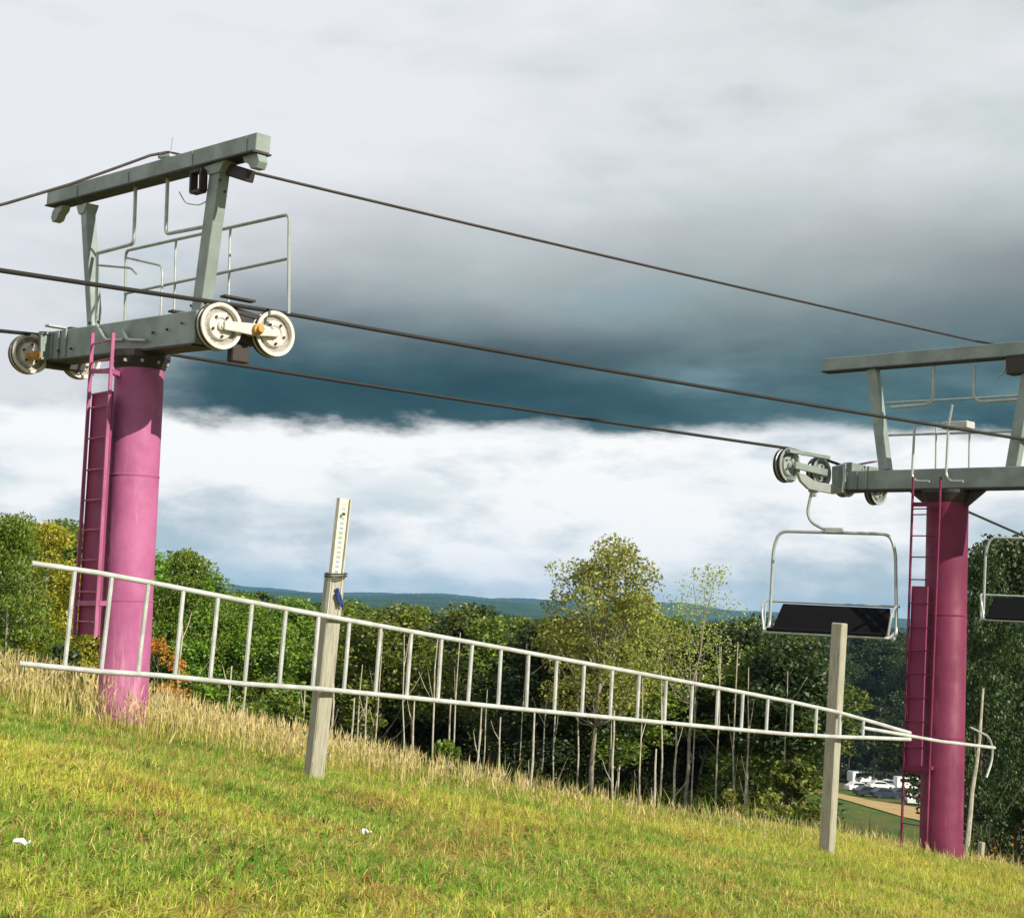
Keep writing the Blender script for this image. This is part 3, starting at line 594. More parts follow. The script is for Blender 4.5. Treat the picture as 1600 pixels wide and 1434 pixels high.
# ------------------------------------------------------------------ lift towers
class Frame:
    """tower frame: s along the crossarm (towards the viewer), t along the line, h up the pole"""
    def __init__(s, base, top, Y, az):
        s.B = at(*base, Y); T = at(*top, Y); s.u = (T - s.B).normalized(); a = Vector((math.sin(az), -math.cos(az), 0)); a = (a - s.u * a.dot(s.u)).normalized(); s.a = a; s.l = s.u.cross(a); s.Y = Y
        s.H = (T - s.B).length
        mt = Matrix((s.a, s.l, s.u)).transposed().to_4x4(); mt.translation = s.B; s.mat = mt; s.inv = mt.inverted()
        s.c = s.inv @ Vector(EYE)
    def _ray(s, x, y): return (s.inv.to_3x3() @ Vector(ray(x, y)))
    def T(s, x, y, t=0.):     # on the plane t = const
        d = s._ray(x, y); return s.c + d * ((t - s.c.y) / d.y)
    def S(s, x, y, sv):       # on the plane s = const
        d = s._ray(x, y); return s.c + d * ((sv - s.c.x) / d.x)
    def W(s, p): return s.mat @ Vector(p)

def wheel(fr, c_, R_, w_, parent, bright='sheave', spin=0.):
    """pulley with rubber-lined rim, dished web, hub and bolt circle; axis along s"""
    X_ = Vector((1, 0, 0)); b = MB(); h = w_ / 2
    b.lathe([(R_ * .80, h * .55), (R_ * .83, h * .95), (R_ * .97, h), (R_ * .99, h * .75), (R_ * .9, h * .5), (R_ * .9, -h * .5), (R_ * .99, -h * .75), (R_ * .97, -h), (R_ * .80, -h)], c_, X_, 40, True)
    b.lathe([(R_ * .81, -h * .2), (R_ * .60, -h * .2), (R_ * .55, h * .7), (R_ * .36, h * .8), (R_ * .30, h * .45), (.001, h * .45), (.001, -h * .4), (R_ * .81, -h * .4)], c_, X_, 40)
    o = b.build('sheave', M[bright], parent, True)
    tb = MB().lathe([(R_ * .88, h * .48), (R_ * .96, h * .42), (R_ * .93, 0), (R_ * .96, -h * .42), (R_ * .88, -h * .48)], c_, X_, 40, True); tb.build('tyre', M['rubber'], o, True)
    back = MB().lathe([(R_ * .985, -h * 1.02), (R_ * 1.0, -h * 1.5), (R_ * .97, -h * 1.9), (R_ * .6, -h * 1.9)], c_, X_, 40); back.build('back_flange', M['dark'], o, True)
    hb = MB().lathe([(R_ * .17, h * .4), (R_ * .17, h * 1.3), (R_ * .10, h * 1.35), (R_ * .10, h * 1.6), (.001, h * 1.6)], c_, X_, 18); hb.build('hub', M['sheave' if bright == 'sheave' else 'galv'], o, True)
    for k in range(5):
        q = spin + k * 2 * math.pi / 5; p = Vector(c_) + Vector((h * .8, math.cos(q) * R_ * .44, math.sin(q) * R_ * .44)); MB().lathe([(.014, 0), (.014, .018), (.001, .018)], p, X_, 6).build('bolt', M['dark'], o)
    return o

def ladder_on(fr, parent, p_bot, p_top, q_bot, q_top, rungs, panel, t0, name_rung='rung', gap_rungs=()):
    """climbing ladder: two side rails, one object per rung, sheet behind the rungs"""
    A0, A1 = fr.T(*p_bot, t0), fr.T(*p_top, t0); B0, B1 = fr.T(*q_bot, t0), fr.T(*q_top, t0)
    L_ = MB(); L_.bar(A0, A1, .035, .02).bar(B0, B1, .035, .02); lo = L_.build('ladder', M['P'], parent)
    def onr(P0, P1, h): return P0.lerp(P1, (h - P0.z) / (P1.z - P0.z))
    for (yy_) in rungs:
        xm = np.interp(yy_, [p_top[1], p_bot[1]], [p_top[0], p_bot[0]]); hh = fr.T(xm, yy_, t0).z
        MB().tube([onr(A0, A1, hh), onr(B0, B1, hh)], .009, 6).build('rung', M['P'], lo, True)
    y0, y1, f0, f1 = panel
    h0 = fr.T(np.interp(y0, [p_top[1], p_bot[1]], [p_top[0], p_bot[0]]), y0, t0).z; h1 = fr.T(np.interp(y1, [p_top[1], p_bot[1]], [p_top[0], p_bot[0]]), y1, t0).z
    c00 = onr(A0, A1, h0).lerp(onr(B0, B1, h0), f0); c01 = onr(A0, A1, h0).lerp(onr(B0, B1, h0), f1); c10 = onr(A0, A1, h1).lerp(onr(B0, B1, h1), f0); c11 = onr(A0, A1, h1).lerp(onr(B0, B1, h1), f1)
    off = Vector((0, .04, 0)); th = Vector((0, .006, 0)); b = MB(); b.v = [p + off for p in (c00, c01, c11, c10)] + [p + off + th for p in (c00, c01, c11, c10)]
    # folded side lips
    b.f = [[0, 1, 2, 3], [7, 6, 5, 4], [0, 4, 5, 1], [1, 5, 6, 2], [2, 6, 7, 3], [3, 7, 4, 0]]; b.bar(c00 + off, c10 + off, .03, .012, Vector((0, 1, 0))); b.bar(c01 + off, c11 + off, .03, .012, Vector((0, 1, 0)))
    b.build('climb_guard_panel', M['panelshade'], parent)
    return lo, A0, A1, B0, B1

# ---- left tower
FL = Frame((189, 1136), (220, 548), 15, math.radians(43)); R0 = .252
# ---- right tower
FR = Frame((1470, 1345), (1481, 768), 20.3, math.radians(43)); R1 = .285

def pole(fr, R_, top_h, parent):
    b = MB(); n = 48; prof = [(R_ * 1.01, -1.2), (R_ * 1.01, top_h * .33), (R_, top_h * .33 + .004), (R_, top_h * .66), (R_ * .992, top_h * .66 + .004), (R_ * .992, top_h - .02)]
    b.lathe(prof, (0, 0, 0), (0, 0, 1), n); po = b.build('pole', M['P'], parent, True)
    for k_ in (.33, .66):
        MB().lathe([(R_ * 1.0, top_h * k_ - .012), (R_ * 1.022, top_h * k_ - .004), (R_ * 1.022, top_h * k_ + .006), (R_ * .99, top_h * k_ + .014)], (0, 0, 0), (0, 0, 1), n, True).build('weld_seam', M['P'], po, True)
    return po

TL = empty('lift_tower', mat=FL.mat); tag(TL, 'complete magenta steel lift tower rising on the left, gantry and two pale pulleys on top', 'lift tower')
pole(FL, R0, FL.H, TL)
def crossarm(fr, TT, pts_t, h_arm, w_arm, s0, s1, htop, hbot, tilt0=0, tilt1=0):
    hm = (htop + hbot) / 2; hh = htop - hbot; b = MB(); b.bar((s0, 0, hm + tilt0), (s1, 0, hm + tilt1), w_arm, hh, Vector((0, 1, 0))); arm = b.build('cross_arm', M['grey'], TT, bevel=.008)
    fl = MB(); fl.bar((s0 + .02, 0, hbot - .012 + tilt0), (s1 - .02, 0, hbot - .012 + tilt1), w_arm + .05, .018, Vector((0, 1, 0))); fl.build('bottom_flange', M['dark'], arm)
    for k in range(3):
        s_ = s0 + .1 + k * .17; g_ = MB().box((s_, -w_arm / 2 - .012, hm + tilt0 * .9), (.022, .024, hh * .92)); g_.build('stiffener', M['grey'], arm)
    return arm
# heights from the photograph along the pole axis
hT = FL.T(221, 501).z; hB = FL.T(221, 549).z
sL = FL.T(92, 540).x; sR = FL.T(322, 515).x
print('left arm', sL, sR, hT, hB)
tl0 = FL.T(92, 543).z - (hT + hB) / 2; tr0 = FL.T(318, 514).z - (hT + hB) / 2
armL = crossarm(FL, TL, None, 0, .24, sL, sR, hT, hB, tl0, tr0)
cp = MB(); cp.lathe([(R0 * 1.22, hB - .09), (R0 * 1.22, hB - .02)], (0, 0, 0), (0, 0, 1), 32); cp.lathe([(R0 * 1.0, hB - .2), (R0 * 1.2, hB - .09)], (0, 0, 0), (0, 0, 1), 32); cp.build('cap_flange', M['dark'], TL, False)
for k in range(10):
    q = k * math.pi / 5 + .2; MB().lathe([(.018, 0), (.018, .03), (.001, .03)], (math.cos(q) * R0 * 1.12, math.sin(q) * R0 * 1.12, hB - .12), (0, 0, -1), 6).build('flange_bolt', M['galv'], TL)

def gantry(fr, TT, beamL, beamR, thick_px_l, legs, w_=.16):
    """top beam between two photo points (its top edge), legs: [(top, bottom, width)]"""
    a, c_ = fr.T(*beamL), fr.T(*beamR); hh = thick_px_l
    d_ = Vector((0, 0, -hh / 2)); b = MB(); b.bar(a + d_, c_ + d_, w_, hh, Vector((0, 1, 0))); bm_ = b.build('top_beam', M['grey'], TT, bevel=.006)
    lp = MB(); lp.bar(a + Vector((.01, 0, -hh - .008)), c_ + Vector((-.01, 0, -hh - .008)), w_ + .05, .016, Vector((0, 1, 0))); lp.build('lower_lip', M['dark'], bm_)
    for p, q, wd in legs:
        P_, Q_ = fr.T(*p), fr.T(*q); l_ = MB(); l_.bar(P_, Q_, .12, wd, Vector((0, 1, 0)), .13, wd * .92); lo = l_.build('gantry_leg', M['grey'], TT, bevel=.006)
        k = MB(); k.prism([(-wd * 1.0, 0), (wd * 1.0, 0), (wd * .5, -.10), (-wd * .5, -.10)], P_ + Vector((0, 0, .0)), (1, 0, 0), (0, 0, 1), (0, .15, 0)); k.build('knee_plate', M['grey'], lo)
    return bm_
bmL = gantry(FL, TL, (84, 301), (412, 210), .17, [((137, 322), (149, 524), .12), ((345, 258), (314, 492), .19)])
for px_, sg in ((92, -1), (404, 1)):
    p = FL.T(px_, 326 if sg < 0 else 240); hk = MB(); arc = [(0, 0), (.20, .0), (.17, -.06), (.10, -.09), (.05, -.15), (-.05, -.16), (-.09, -.1), (-.06, -.03)]
    hk.prism([(x_ * -sg, z_) for x_, z_ in arc], p, (1, 0, 0), (0, 0, 1), (0, .1, 0)); hk.build('hook_bracket', M['grey'], TL, bevel=.004)

def pipe(fr, TT, pts, t, r_, name='rail_pipe', m_='galv', bendr=.07):
    P_ = [fr.T(*p[:2], p[2] if len(p) > 2 else t) for p in pts]; b = MB().tube(bend(P_, bendr), r_, 8); return b.build(name, M[m_], TT, True)
tR = .55
pipe(FL, TL, [(206, 535), (195, 520), (197, 392), (452, 335), (451, 490)], tR, .018, 'handrail')
pipe(FL, TL, [(195, 459), (447, 405)], tR, .016, 'middle_rail')
for px_, y0, y1 in ((275, 375, 495), (360, 355, 478)): pipe(FL, TL, [(px_, y0), (px_ - 3, y1)], tR, .014, 'baluster')
pipe(FL, TL, [(212, 290), (209, 381), (152, 396)], .0, .02, 'hanging_step')
pipe(FL, TL, [(262, 278), (259, 366), (322, 354)], .0, .02, 'hanging_step')
pipe(FL, TL, [(152, 398), (150, 505), (165, 531), (192, 531)], -.15, .016, 'grab_rail')
pipe(FL, TL, [(150, 414), (205, 419), (213, 428)], .15, .013, 'grab_rail')
pipe(FL, TL, [(199, 403), (252, 415), (254, 428), (251, 500)], .15, .013, 'grab_rail')
pipe(FL, TL, [(192, 515), (199, 531), (228, 532)], -.16, .018, 'grab_rail')
pipe(FL, TL, [(280, 300), (290, 318), (312, 321), (330, 310)], .05, .006, 'loose_wire', 'galv')
# hanging red-brown frame under the beam
fr_ = MB(); a, c_, d_, e_ = FL.T(303, 270, -.1), FL.T(318, 266, -.1), FL.T(317, 298, -.1), FL.T(302, 302, -.1)
for p, q in ((a, c_), (c_, d_), (d_, e_), (e_, a)): fr_.bar(p, q, .08, .03, Vector((0, 1, 0)))
fr_.build('hanging_bracket', M['redframe'], TL)
# deck plates on the arm by the pulleys
for (px_, py_, s_) in ((372, 467, .6), (290, 490, .4), (95, 512, -.6), (130, 516, -.4)):
    p = FL.T(px_, py_, .2); MB().box(p, (.1, .35, .02)).build('step_plate', M['galv' if px_ in (95,) else 'dark'], TL)

for (px_, py_) in ((141, 505), (155, 503), (300, 478), (322, 474), (345, 282), (352, 300), (92, 548), (112, 545), (240, 520), (262, 515), (285, 545 - 40)):
    p = FL.T(px_, py_, -.135 if py_ > 470 else -.07); MB().lathe([(.016, 0), (.016, .018), (.001, .018)], p, (0, -1, 0), 6).build('bolt', M['dark'], TL)
for k, (px_, py_) in enumerate(((120, 300), (200, 278), (300, 249), (385, 226))):
    MB().box(FL.T(px_, py_, -.083), (.02, .012, .16)).build('stiffener', M['grey'], TL)
# pulleys, near end
sN = FL.T(338, 515).x + .08
W1 = FL.S(343, 510, sN); W2 = FL.S(427, 522, sN); RW = .232
print('near wheels', W1, W2, 'spacing', (W1 - W2).length)
for c_ in (W1, W2): wheel(FL, c_, RW, .09, TL, spin=1.)
lv = MB(); off = Vector((.085, 0, 0)); mid = W1.lerp(W2, .58) + off
lv.bar(W1 + off, mid, .03, .085, Vector((1, 0, 0)), .03, .12); lv.bar(mid, W2 + off, .03, .12, Vector((1, 0, 0)), .03, .075); lv.build('equaliser_lever', M['sheave'], TL, bevel=.006)
MB().lathe([(.055, -.2), (.055, .06), (.035, .07), (.035, .1), (.001, .1)], mid, (1, 0, 0), 20).build('pivot_cap', M['rust'], TL, True)
bx = MB(); bx.box(mid + Vector((-.22, -.02, .02)), (.2, .26, .30)); bx.bar(mid + Vector((-.14, -.34, .20)), mid + Vector((-.14, .2, .14)), .06, .06, Vector((1, 0, 0))); bx.box(mid + Vector((-.2, -.06, -.2)), (.1, .2, .22)); bx.build('lever_housing', M['dark'], TL, bevel=.01)
# pulleys, far end
sF = sL - .1
V1 = FL.S(47, 553, sF); V2 = FL.S(127, 562, sF)
for c_ in (V1, V2): wheel(FL, c_, RW * .98, .09, TL, spin=.3)
# side plates: the box of the far-end lever stands on the viewer's side of the wheels
lp_ = MB(); off = Vector((.12, 0, 0)); a = FL.S(62, 520, sF + .12); b_ = FL.S(128, 524, sF + .12); c_ = FL.S(128, 562, sF + .12); d_ = FL.S(62, 560, sF + .12)
lp_.v = [a, b_, c_, d_]; lp_.v += [q + Vector((.012, 0, 0)) for q in (a, b_, c_, d_)]; lp_.f = [[0, 1, 2, 3], [7, 6, 5, 4], [0, 4, 5, 1], [1, 5, 6, 2], [2, 6, 7, 3], [3, 7, 4, 0]]
lp_.bar(a, b_, .07, .03, Vector((1, 0, 0))); lp_.bar(d_, c_, .07, .025, Vector((1, 0, 0))); lp_.bar(a.lerp(b_, .02), d_.lerp(c_, .02), .05, .02, Vector((1, 0, 0))); lp_.bar(a.lerp(b_, .75), d_.lerp(c_, .75), .05, .02, Vector((1, 0, 0)))
lp_.build('lever_side_plate', M['grey'], TL)
MB().lathe([(.05, -.1), (.05, .09), (.025, .1), (.001, .1)], FL.S(52, 556, sF + .1), (1, 0, 0), 18).build('pivot_cap', M['rust'], TL, True)
ub = MB(); ub.box(FL.S(100, 572, sF + .05), (.16, .42, .09)); ub.build('lever_underside', M['dark'], TL, bevel=.01)

ladder_on(FL, TL, (116, 992), (145, 520), (149, 995), (177, 520), [538, 567, 582, 617, 638, 686, 735, 782, 828, 875, 924, 970], (990, 616, .05, .95), -.40)
for yy_ in (580, 942):   # stand-off brackets
    p = FL.T(np.interp(yy_, [520, 992], [177, 149]), yy_, -.40); b = MB().bar(p, Vector((.0, -R0 * .9, p.z)), .05, .045, Vector((0, 0, 1))); b.bar(FL.T(np.interp(yy_, [520, 992], [145, 116]), yy_, -.40), p, .012, .05, Vector((0, 1, 0))); b.build('stand_off_bracket', M['pink'], TL)

M['P'] = M['pinkshade']
# ---- right tower
TR = empty('lift_tower', mat=FR.mat); tag(TR, 'second magenta lift tower at the right edge, its crossarm cut off by the picture', 'lift tower')
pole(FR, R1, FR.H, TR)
hT = FR.T(1480, 733).z; hB = FR.T(1480, 764).z; sL2 = FR.T(1322, 745).x; sR2 = 1.9
tl0 = FR.T(1322, 752).z - (hT + hB) / 2
slope2 = -tl0 / sL2
crossarm(FR, TR, None, 0, .24, sL2, sR2, hT, hB, tl0, slope2 * -sR2 * -1 * -1)
cp = MB(); cp.lathe([(R1 * 1.22, hB - .07), (R1 * 1.22, hB - .02)], (0, 0, 0), (0, 0, 1), 32); cp.lathe([(R1 * 1.0, hB - .2), (R1 * 1.2, hB - .07)], (0, 0, 0), (0, 0, 1), 32)
cp.prism([(-R1 * 2.1, 0), (R1 * 2.1, 0), (R1 * 1.0, -.24), (-R1 * 1.0, -.24)], (0, 0, hB - .02), (1, 0, 0), (0, 0, 1), (0, .06, 0)); cp.build('cap_flange', M['dark'], TR, False)
a, c_ = FR.T(1289, 562), FR.T(1595, 535); ext = (c_ - a) * .28; 
wd = .17
b = MB(); dd = Vector((0, 0, -.095)); b.bar(a + dd, c_ + ext + dd, .16, .19, Vector((0, 1, 0))); bm_ = b.build('top_beam', M['grey'], TR, bevel=.006)
lp = MB(); lp.bar(a + Vector((.01, 0, -.2)), c_ + ext + Vector((-.01, 0, -.2)), .21, .016, Vector((0, 1, 0))); lp.build('lower_lip', M['dark'], bm_)
for p, q, wd in (((1364, 577), (1384, 735), .16), ((1612, 560), (1582, 735), .16)):
    P_, Q_ = FR.T(*p), FR.T(*q); l_ = MB(); l_.bar(P_, Q_, .12, wd, Vector((0, 1, 0)), .13, wd); l_.build('gantry_leg', M['grey'], TR, bevel=.006)
pipe(FR, TR, [(1393, 637), (1450, 632), (1458, 620), (1459, 572)], 0, .022, 'hanging_step')
pipe(FR, TR, [(1523, 572), (1522, 620), (1530, 628), (1596, 624)], 0, .022, 'hanging_step')
pipe(FR, TR, [(1385, 630), (1598, 618), (1640, 617)], .55, .018, 'handrail')
pipe(FR, TR, [(1388, 680), (1640, 672)], .55, .018, 'middle_rail')
for px_, y0, y1 in ((1463, 665, 735), (1515, 665, 735)): pipe(FR, TR, [(px_, y0), (px_ - 1, y1)], .55, .014, 'baluster')
pipe(FR, TR, [(1429, 665), (1425, 745), (1432, 752), (1452, 752)], -.3, .018, 'grab_rail')
pipe(FR, TR, [(1488, 632), (1482, 665), (1478, 742), (1485, 752), (1505, 752)], -.3, .018, 'grab_rail')
MB().box(FR.T(1497, 665, .1), (.40, .22, .10)).build('junction_box', M['white'], TR, bevel=.01)
MB().box(FR.T(1596, 570, 0), (.35, .2, .26)).build('comm_block', M['dark'], TR, bevel=.01)
pipe(FR, TR, [(1572, 556), (1570, 582), (1556, 590)], 0, .012, 'hook_bracket')
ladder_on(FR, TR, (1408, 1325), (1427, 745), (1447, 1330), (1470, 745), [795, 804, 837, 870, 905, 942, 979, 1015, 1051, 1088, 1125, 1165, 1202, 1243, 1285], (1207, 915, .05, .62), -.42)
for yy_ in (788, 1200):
    p = FR.T(np.interp(yy_, [745, 1330], [1470, 1447]), yy_, -.42); b = MB().bar(p, Vector((.0, -R1 * .9, p.z)), .05, .05, Vector((0, 0, 1))); b.bar(FR.T(np.interp(yy_, [745, 1325], [1427, 1408]), yy_, -.42), p, .012, .06, Vector((0, 1, 0))); b.build('stand_off_bracket', M['pinkshade'], TR)
sF2 = sL2 - .12
RW2 = .25
wc = [FR.S(1231, 727, sF2), FR.S(1281, 739, sF2), FR.S(1322, 753, sF2), FR.S(1370, 766, sF2)]
print('right wheels', wc)
for i, c_ in enumerate(wc): wheel(FR, c_, RW2 * (1 if i == 0 else .92), .09, TR, 'galv', spin=i * .4)
cb = MB(); cb.bar(FR.S(1232, 704, sF2 + .1), FR.S(1295, 715, sF2 + .1), .06, .05, Vector((1, 0, 0))); cb.build('top_guard', M['grey'], TR)
o1 = Vector((.12, 0, 0)); lv = MB(); lv.bar(wc[0] + o1, wc[1] + o1, .04, .10, Vector((1, 0, 0))); lv.build('equaliser_lever', M['grey'], TR, bevel=.006)
lv = MB(); ay = [(1245, 738), (1258, 742), (1272, 752), (1300, 757), (1322, 768), (1302, 772), (1262, 764), (1250, 752)]; pp = [FR.S(x_, y_, sF2 + .2) for x_, y_ in ay]
lv.prism([(p.y, p.z) for p in pp], (pp[0].x, 0, 0), (0, 1, 0), (0, 0, 1), (.05, 0, 0)); lv.build('curved_lever', M['galv'], TR, bevel=.006)
lv = MB(); ay = [(1304, 729), (1325, 722), (1350, 728), (1400, 735), (1400, 762), (1345, 770), (1312, 772), (1304, 760)]; pp = [FR.S(x_, y_, sF2 + .16) for x_, y_ in ay]
lv.prism([(p.y, p.z) for p in pp], (pp[0].x, 0, 0), (0, 1, 0), (0, 0, 1), (.10, 0, 0)); lv.build('lever_housing', M['grey'], TR, bevel=.006)
for x_ in (1320, 1348): p = FR.S(x_, 748, sF2 + .22); MB().box(p, (.02, .03, .30)).build('stiffener', M['galv'], TR)
MB().bar(FR.S(1340, 726, sF2 + .1), FR.S(1366, 721, sF2 + .1), .1, .02, Vector((1, 0, 0))).build('step_plate', M['dark'], TR)

# ------------------------------------------------------------------ ropes
def strand(name, pts, r_, label, cat, m_='cable', sag=.0):
    P_ = [Vector(p) for p in pts]; org = P_[0].copy(); out = []
    for a, b_ in zip(P_, P_[1:]):
        n = 14 if (b_ - a).length > 1.5 else 3
        for i in range(n): k = i / n; out.append(a.lerp(b_, k) - Vector((0, 0, 4 * sag * k * (1 - k) * ((b_ - a).length / 12) ** 2)) - org)
    out.append(P_[-1] - org); o_ = MB().tube(out, r_, 10).build(name, M[m_], None, True); o_.location = org; return tag(o_, label, cat)
def extra(a, b_, L_): d_ = (b_ - a).normalized(); return b_ + d_ * L_
up = Vector((0, 0, 1)); topA1 = FL.W(W1 + up * (RW * .98)); topA2 = FL.W(W2 + up * RW * .98)
A_r = at(1597, 686, 19.4); A_far = extra(topA2, A_r, 1.2); A_l = at(10, 424, topA1.y - 2.2)
strand('haul_rope', [extra(topA1, A_l, 2), A_l, topA1, topA2, A_r, A_far], .021, 'black wire rope running over the two pale pulleys of the left tower', 'wire rope', sag=.03)
topB1 = FL.W(V1 + up * RW * .98); topB2 = FL.W(V2 + up * RW * .98); B_l = at(10, 518, topB1.y - .6)
tw = [FR.W(c_ + up * (RW2 * (1 if i == 0 else .92) * .98)) for i, c_ in enumerate(wc)]
B_e = at(1592, 834, tw[3].y + 3.0); B_m = at(1512, 799, tw[3].y + 2.2)
strand('haul_rope', [extra(topB1, B_l, 2), B_l, topB1, topB2, tw[0], tw[1], tw[2], tw[3], B_m, B_e, extra(B_m, B_e, 3)], .021, 'lowest black wire rope, carrying the chair beside the right tower', 'wire rope', sag=.03)
C_s = FL.W(FL.T(388, 268, .1)); C_l = [at(-60, 335, 13.6), at(10, 318, 13.8), at(110, 288, 14.2), at(180, 263, 14.5), at(235, 243, 14.8), at(262, 238, 14.9), at(285, 243, 14.9), at(340, 258, 14.8)]
C_r = FR.W(FR.T(1525, 533, .0)); C_e = FR.W(FR.T(1640, 552, .2))
strand('signal_cable', C_l + [C_s, C_r, C_e], .015, 'thin brown cable arching over the top beam of the left tower', 'cable', 'comm', sag=.02)
b = MB(); b.bar(FL.T(360, 266, .05), FL.T(392, 276, .08), .10, .12, Vector((0, 1, 0))); b.build('comm_block', M['dark'], TL, bevel=.01)
b = MB(); b.bar(FL.W(FL.T(250, 246, .0)) * 0 + FL.T(252, 247, 0), FL.T(270, 243, 0), .08, .03, Vector((0, 1, 0))); b.bar(FL.T(267, 238, 0), FL.T(270, 215, 0), .008, .008, Vector((0, 1, 0))); b.build('cable_clamp', M['galv'], TL)

# ------------------------------------------------------------------ chairs
def make_chair(grip, wdir, label, hang=((0, 0), (-.05, -.30), (.10, -.48), (.24, -.56)), drop=0, hw=.88, full=True):
    """origin at the rope grip; x along the seat, -y towards the viewer"""
    wx = Vector(wdir).normalized(); wy = Vector((0, 0, 1)).cross(wx); mt = Matrix((wx, wy, Vector((0, 0, 1)))).transposed().to_4x4(); mt.translation = grip
    e = empty('chairlift_chair', mat=mt); tag(e, label, 'chairlift chair')
    gp = MB(); gp.box((0, 0, 0), (.16, .08, .07)); gp.box((0, 0, -.06), (.07, .06, .08)); gp.build('rope_grip', M['galv'], e, bevel=.008)
    hx, hz = hang[-1]; hpts = [(p, 0, q) for p, q in hang]; MB().tube(bend(hpts, .12), .022, 8).build('hanger', M['galv'], e, True)
    MB().box((hx, 0, hz - .01), (.26, .09, .08)).build('hanger_clamp', M['galv'], e, bevel=.01)
    zt = hz - .04; zb = zt - 1.50 
    bail = [(hx - hw - .04, -.30, zb + .02), (hx - hw, -.02, zb + .10), (hx - hw + .02, 0, zt - .25), (hx - hw + .1, 0, zt), (hx + hw - .1, 0, zt), (hx + hw - .02, 0, zt - .25), (hx + hw + .02, -.02, zb + .10), (hx + hw, -.30, zb + .02)]
    MB().tube(bend(bail, .22, 7), .024, 10).build('bail', M['galv'], e, True)
    # backrest and seat pads
    b = MB(); w_ = hw * .93; zs = zb + .10
    b.v = [Vector(p) + Vector((hx, 0, 0)) for p in ((-w_, -.12, zs), (w_, -.12, zs), (w_ * .98, .02, zs + .36), (-w_ * .86, .02, zs + .36), (-w_, -.07, zs), (w_, -.07, zs), (w_ * .98, .07, zs + .36), (-w_ * .86, .07, zs + .36))]
    b.f = [[0, 1, 2, 3], [7, 6, 5, 4], [0, 4, 5, 1], [1, 5, 6, 2], [2, 6, 7, 3], [3, 7, 4, 0]]; b.build('backrest', M['black'], e, bevel=.012)
    b = MB(); b.box((hx, -.36, zs - .01), (w_ * 2, .46, .05)); b.build('seat', M['black'], e, bevel=.015)
    MB().tube([(hx - hw, .05, zs + .39), (hx + hw + .05, .05, zs + .39)], .017, 8).build('back_tube', M['galv'], e, True)
    MB().tube(bend([(hx - hw, .02, zs + .03), (hx - hw * .98, -.55, zs - .05), (hx + hw * .98, -.55, zs - .05), (hx + hw, .02, zs + .03)], .1), .022, 8).build('front_tube', M['galv'], e, True)
    for sg in (-1, 1):
        x_ = hx + sg * (hw + .03); ar = [(x_, .04, zs + .40), (x_, -.34, zs + .38), (x_ - sg * .02, -.58, zs + .28), (x_ - sg * .06, -.60, zs - .02)]
        MB().tube(bend(ar, .12), .018, 8).build('armrest', M['galv'], e, True)
        MB().tube([(x_, -.2, zs + .36), (x_, -.24, zs + .0)], .013, 6).build('armrest_strut', M['galv'], e, True)
    return e
gpos = tw[1] + (tw[0] - tw[1]) * .05 + Vector((0, 0, -.05)); gpos = at(1272, 765, tw[1].y - .35)
Yc = gpos.y; px_m = Yc / FPX
wdir = Vector((.93, -.36, 0))
c1 = make_chair(gpos, wdir, 'empty two seat chair hanging from the rope left of the right tower', hang=((-.03, .0), (-.09, -.33), (-.03, -.47), (.16, -.57), (.30, -.57)))
for o_ in c1.children: pass
make_chair(at(1592, 834, tw[3].y + 3.0) + Vector((.25, .2, .45)), Vector((.93, -.36, 0)), 'second chair cut off by the right edge, behind the right tower', hang=((0, 0), (-.05, -.30), (.02, -.42), (.14, -.47)))

# ------------------------------------------------------------------ posts and the long white ladder
def post_at(name, base, top, Y, w_, label, m_='wood', az=math.radians(35), wt=None):
    b0 = at(*base, Y); b0.z = min(b0.z, gz(b0.x, b0.y)); tp_ = at(*top, Y); u = (tp_ - b0).normalized(); a = Vector((math.sin(az), -math.cos(az), 0)); a = (a - u * a.dot(u)).normalized(); l_ = u.cross(a)
    mt = Matrix((a, l_, u)).transposed().to_4x4(); mt.translation = b0; e = empty(name, mat=mt); tag(e, label, 'post'); return e, (tp_ - b0).length, mt
YP = 12.3
PL, LL, mL = post_at('timber_post', (490, 1216), (523, 902), YP, .15, 'leaning grey timber post with a perforated steel channel bolted on top')
b = MB().bar((0, 0, -.5), (0, 0, LL + .04), .135, .135); b.build('post_body', M['wood'], PL, bevel=.012)
topw = mL.inverted() @ at(538, 779, YP - .05); botw = mL.inverted() @ at(518, 960, YP - .05)
d_ = (topw - botw).normalized(); Lc = (topw - botw).length
# channel with real holes: built as ladder-like web with two flanges
ch = MB(); nh = 24; sd = Vector((0, 1, 0)); sd = (sd - d_ * sd.dot(d_)).normalized(); nrm = d_.cross(sd)
Wc = .105
for sg in (-1, 1): ch.bar(botw + sd * sg * Wc / 2, topw + sd * sg * Wc / 2, .006, .055, sd); ch.bar(botw + sd * sg * Wc * .33, topw + sd * sg * Wc * .33, Wc * .34, .005, sd)
for i in range(nh): 
    k = (i + .0) / nh; p = botw.lerp(topw, k + .004); q = botw.lerp(topw, k + .60 / nh); ch.bar(p, q, Wc * .32, .005, sd)
ch.bar(topw - d_ * .05, topw, Wc, .006, sd); ch.build('perforated_channel', M['perf'], PL)
bp = botw.lerp(topw, .33); rp = MB(); 
for k in range(2): rp.tube([bp + Vector((math.cos(q) * .092, math.sin(q) * .092, .02 * k + .01 * math.sin(q))) for q in np.linspace(0, 6.4, 16)], .007, 6)
rp.build('rope_tie', M['rope'], PL, True)
cl = MB(); c0 = mL.inverted() @ at(528, 934, YP - .08)
for k in range(5): p = c0 + Vector((random.uniform(-.02, .02), random.uniform(-.01, .03), random.uniform(-.03, .04))); cl.tube([p + Vector((0, -.02, .04)), p, p + Vector((.02, .02, -.05))], .016, 6, r2=.008)
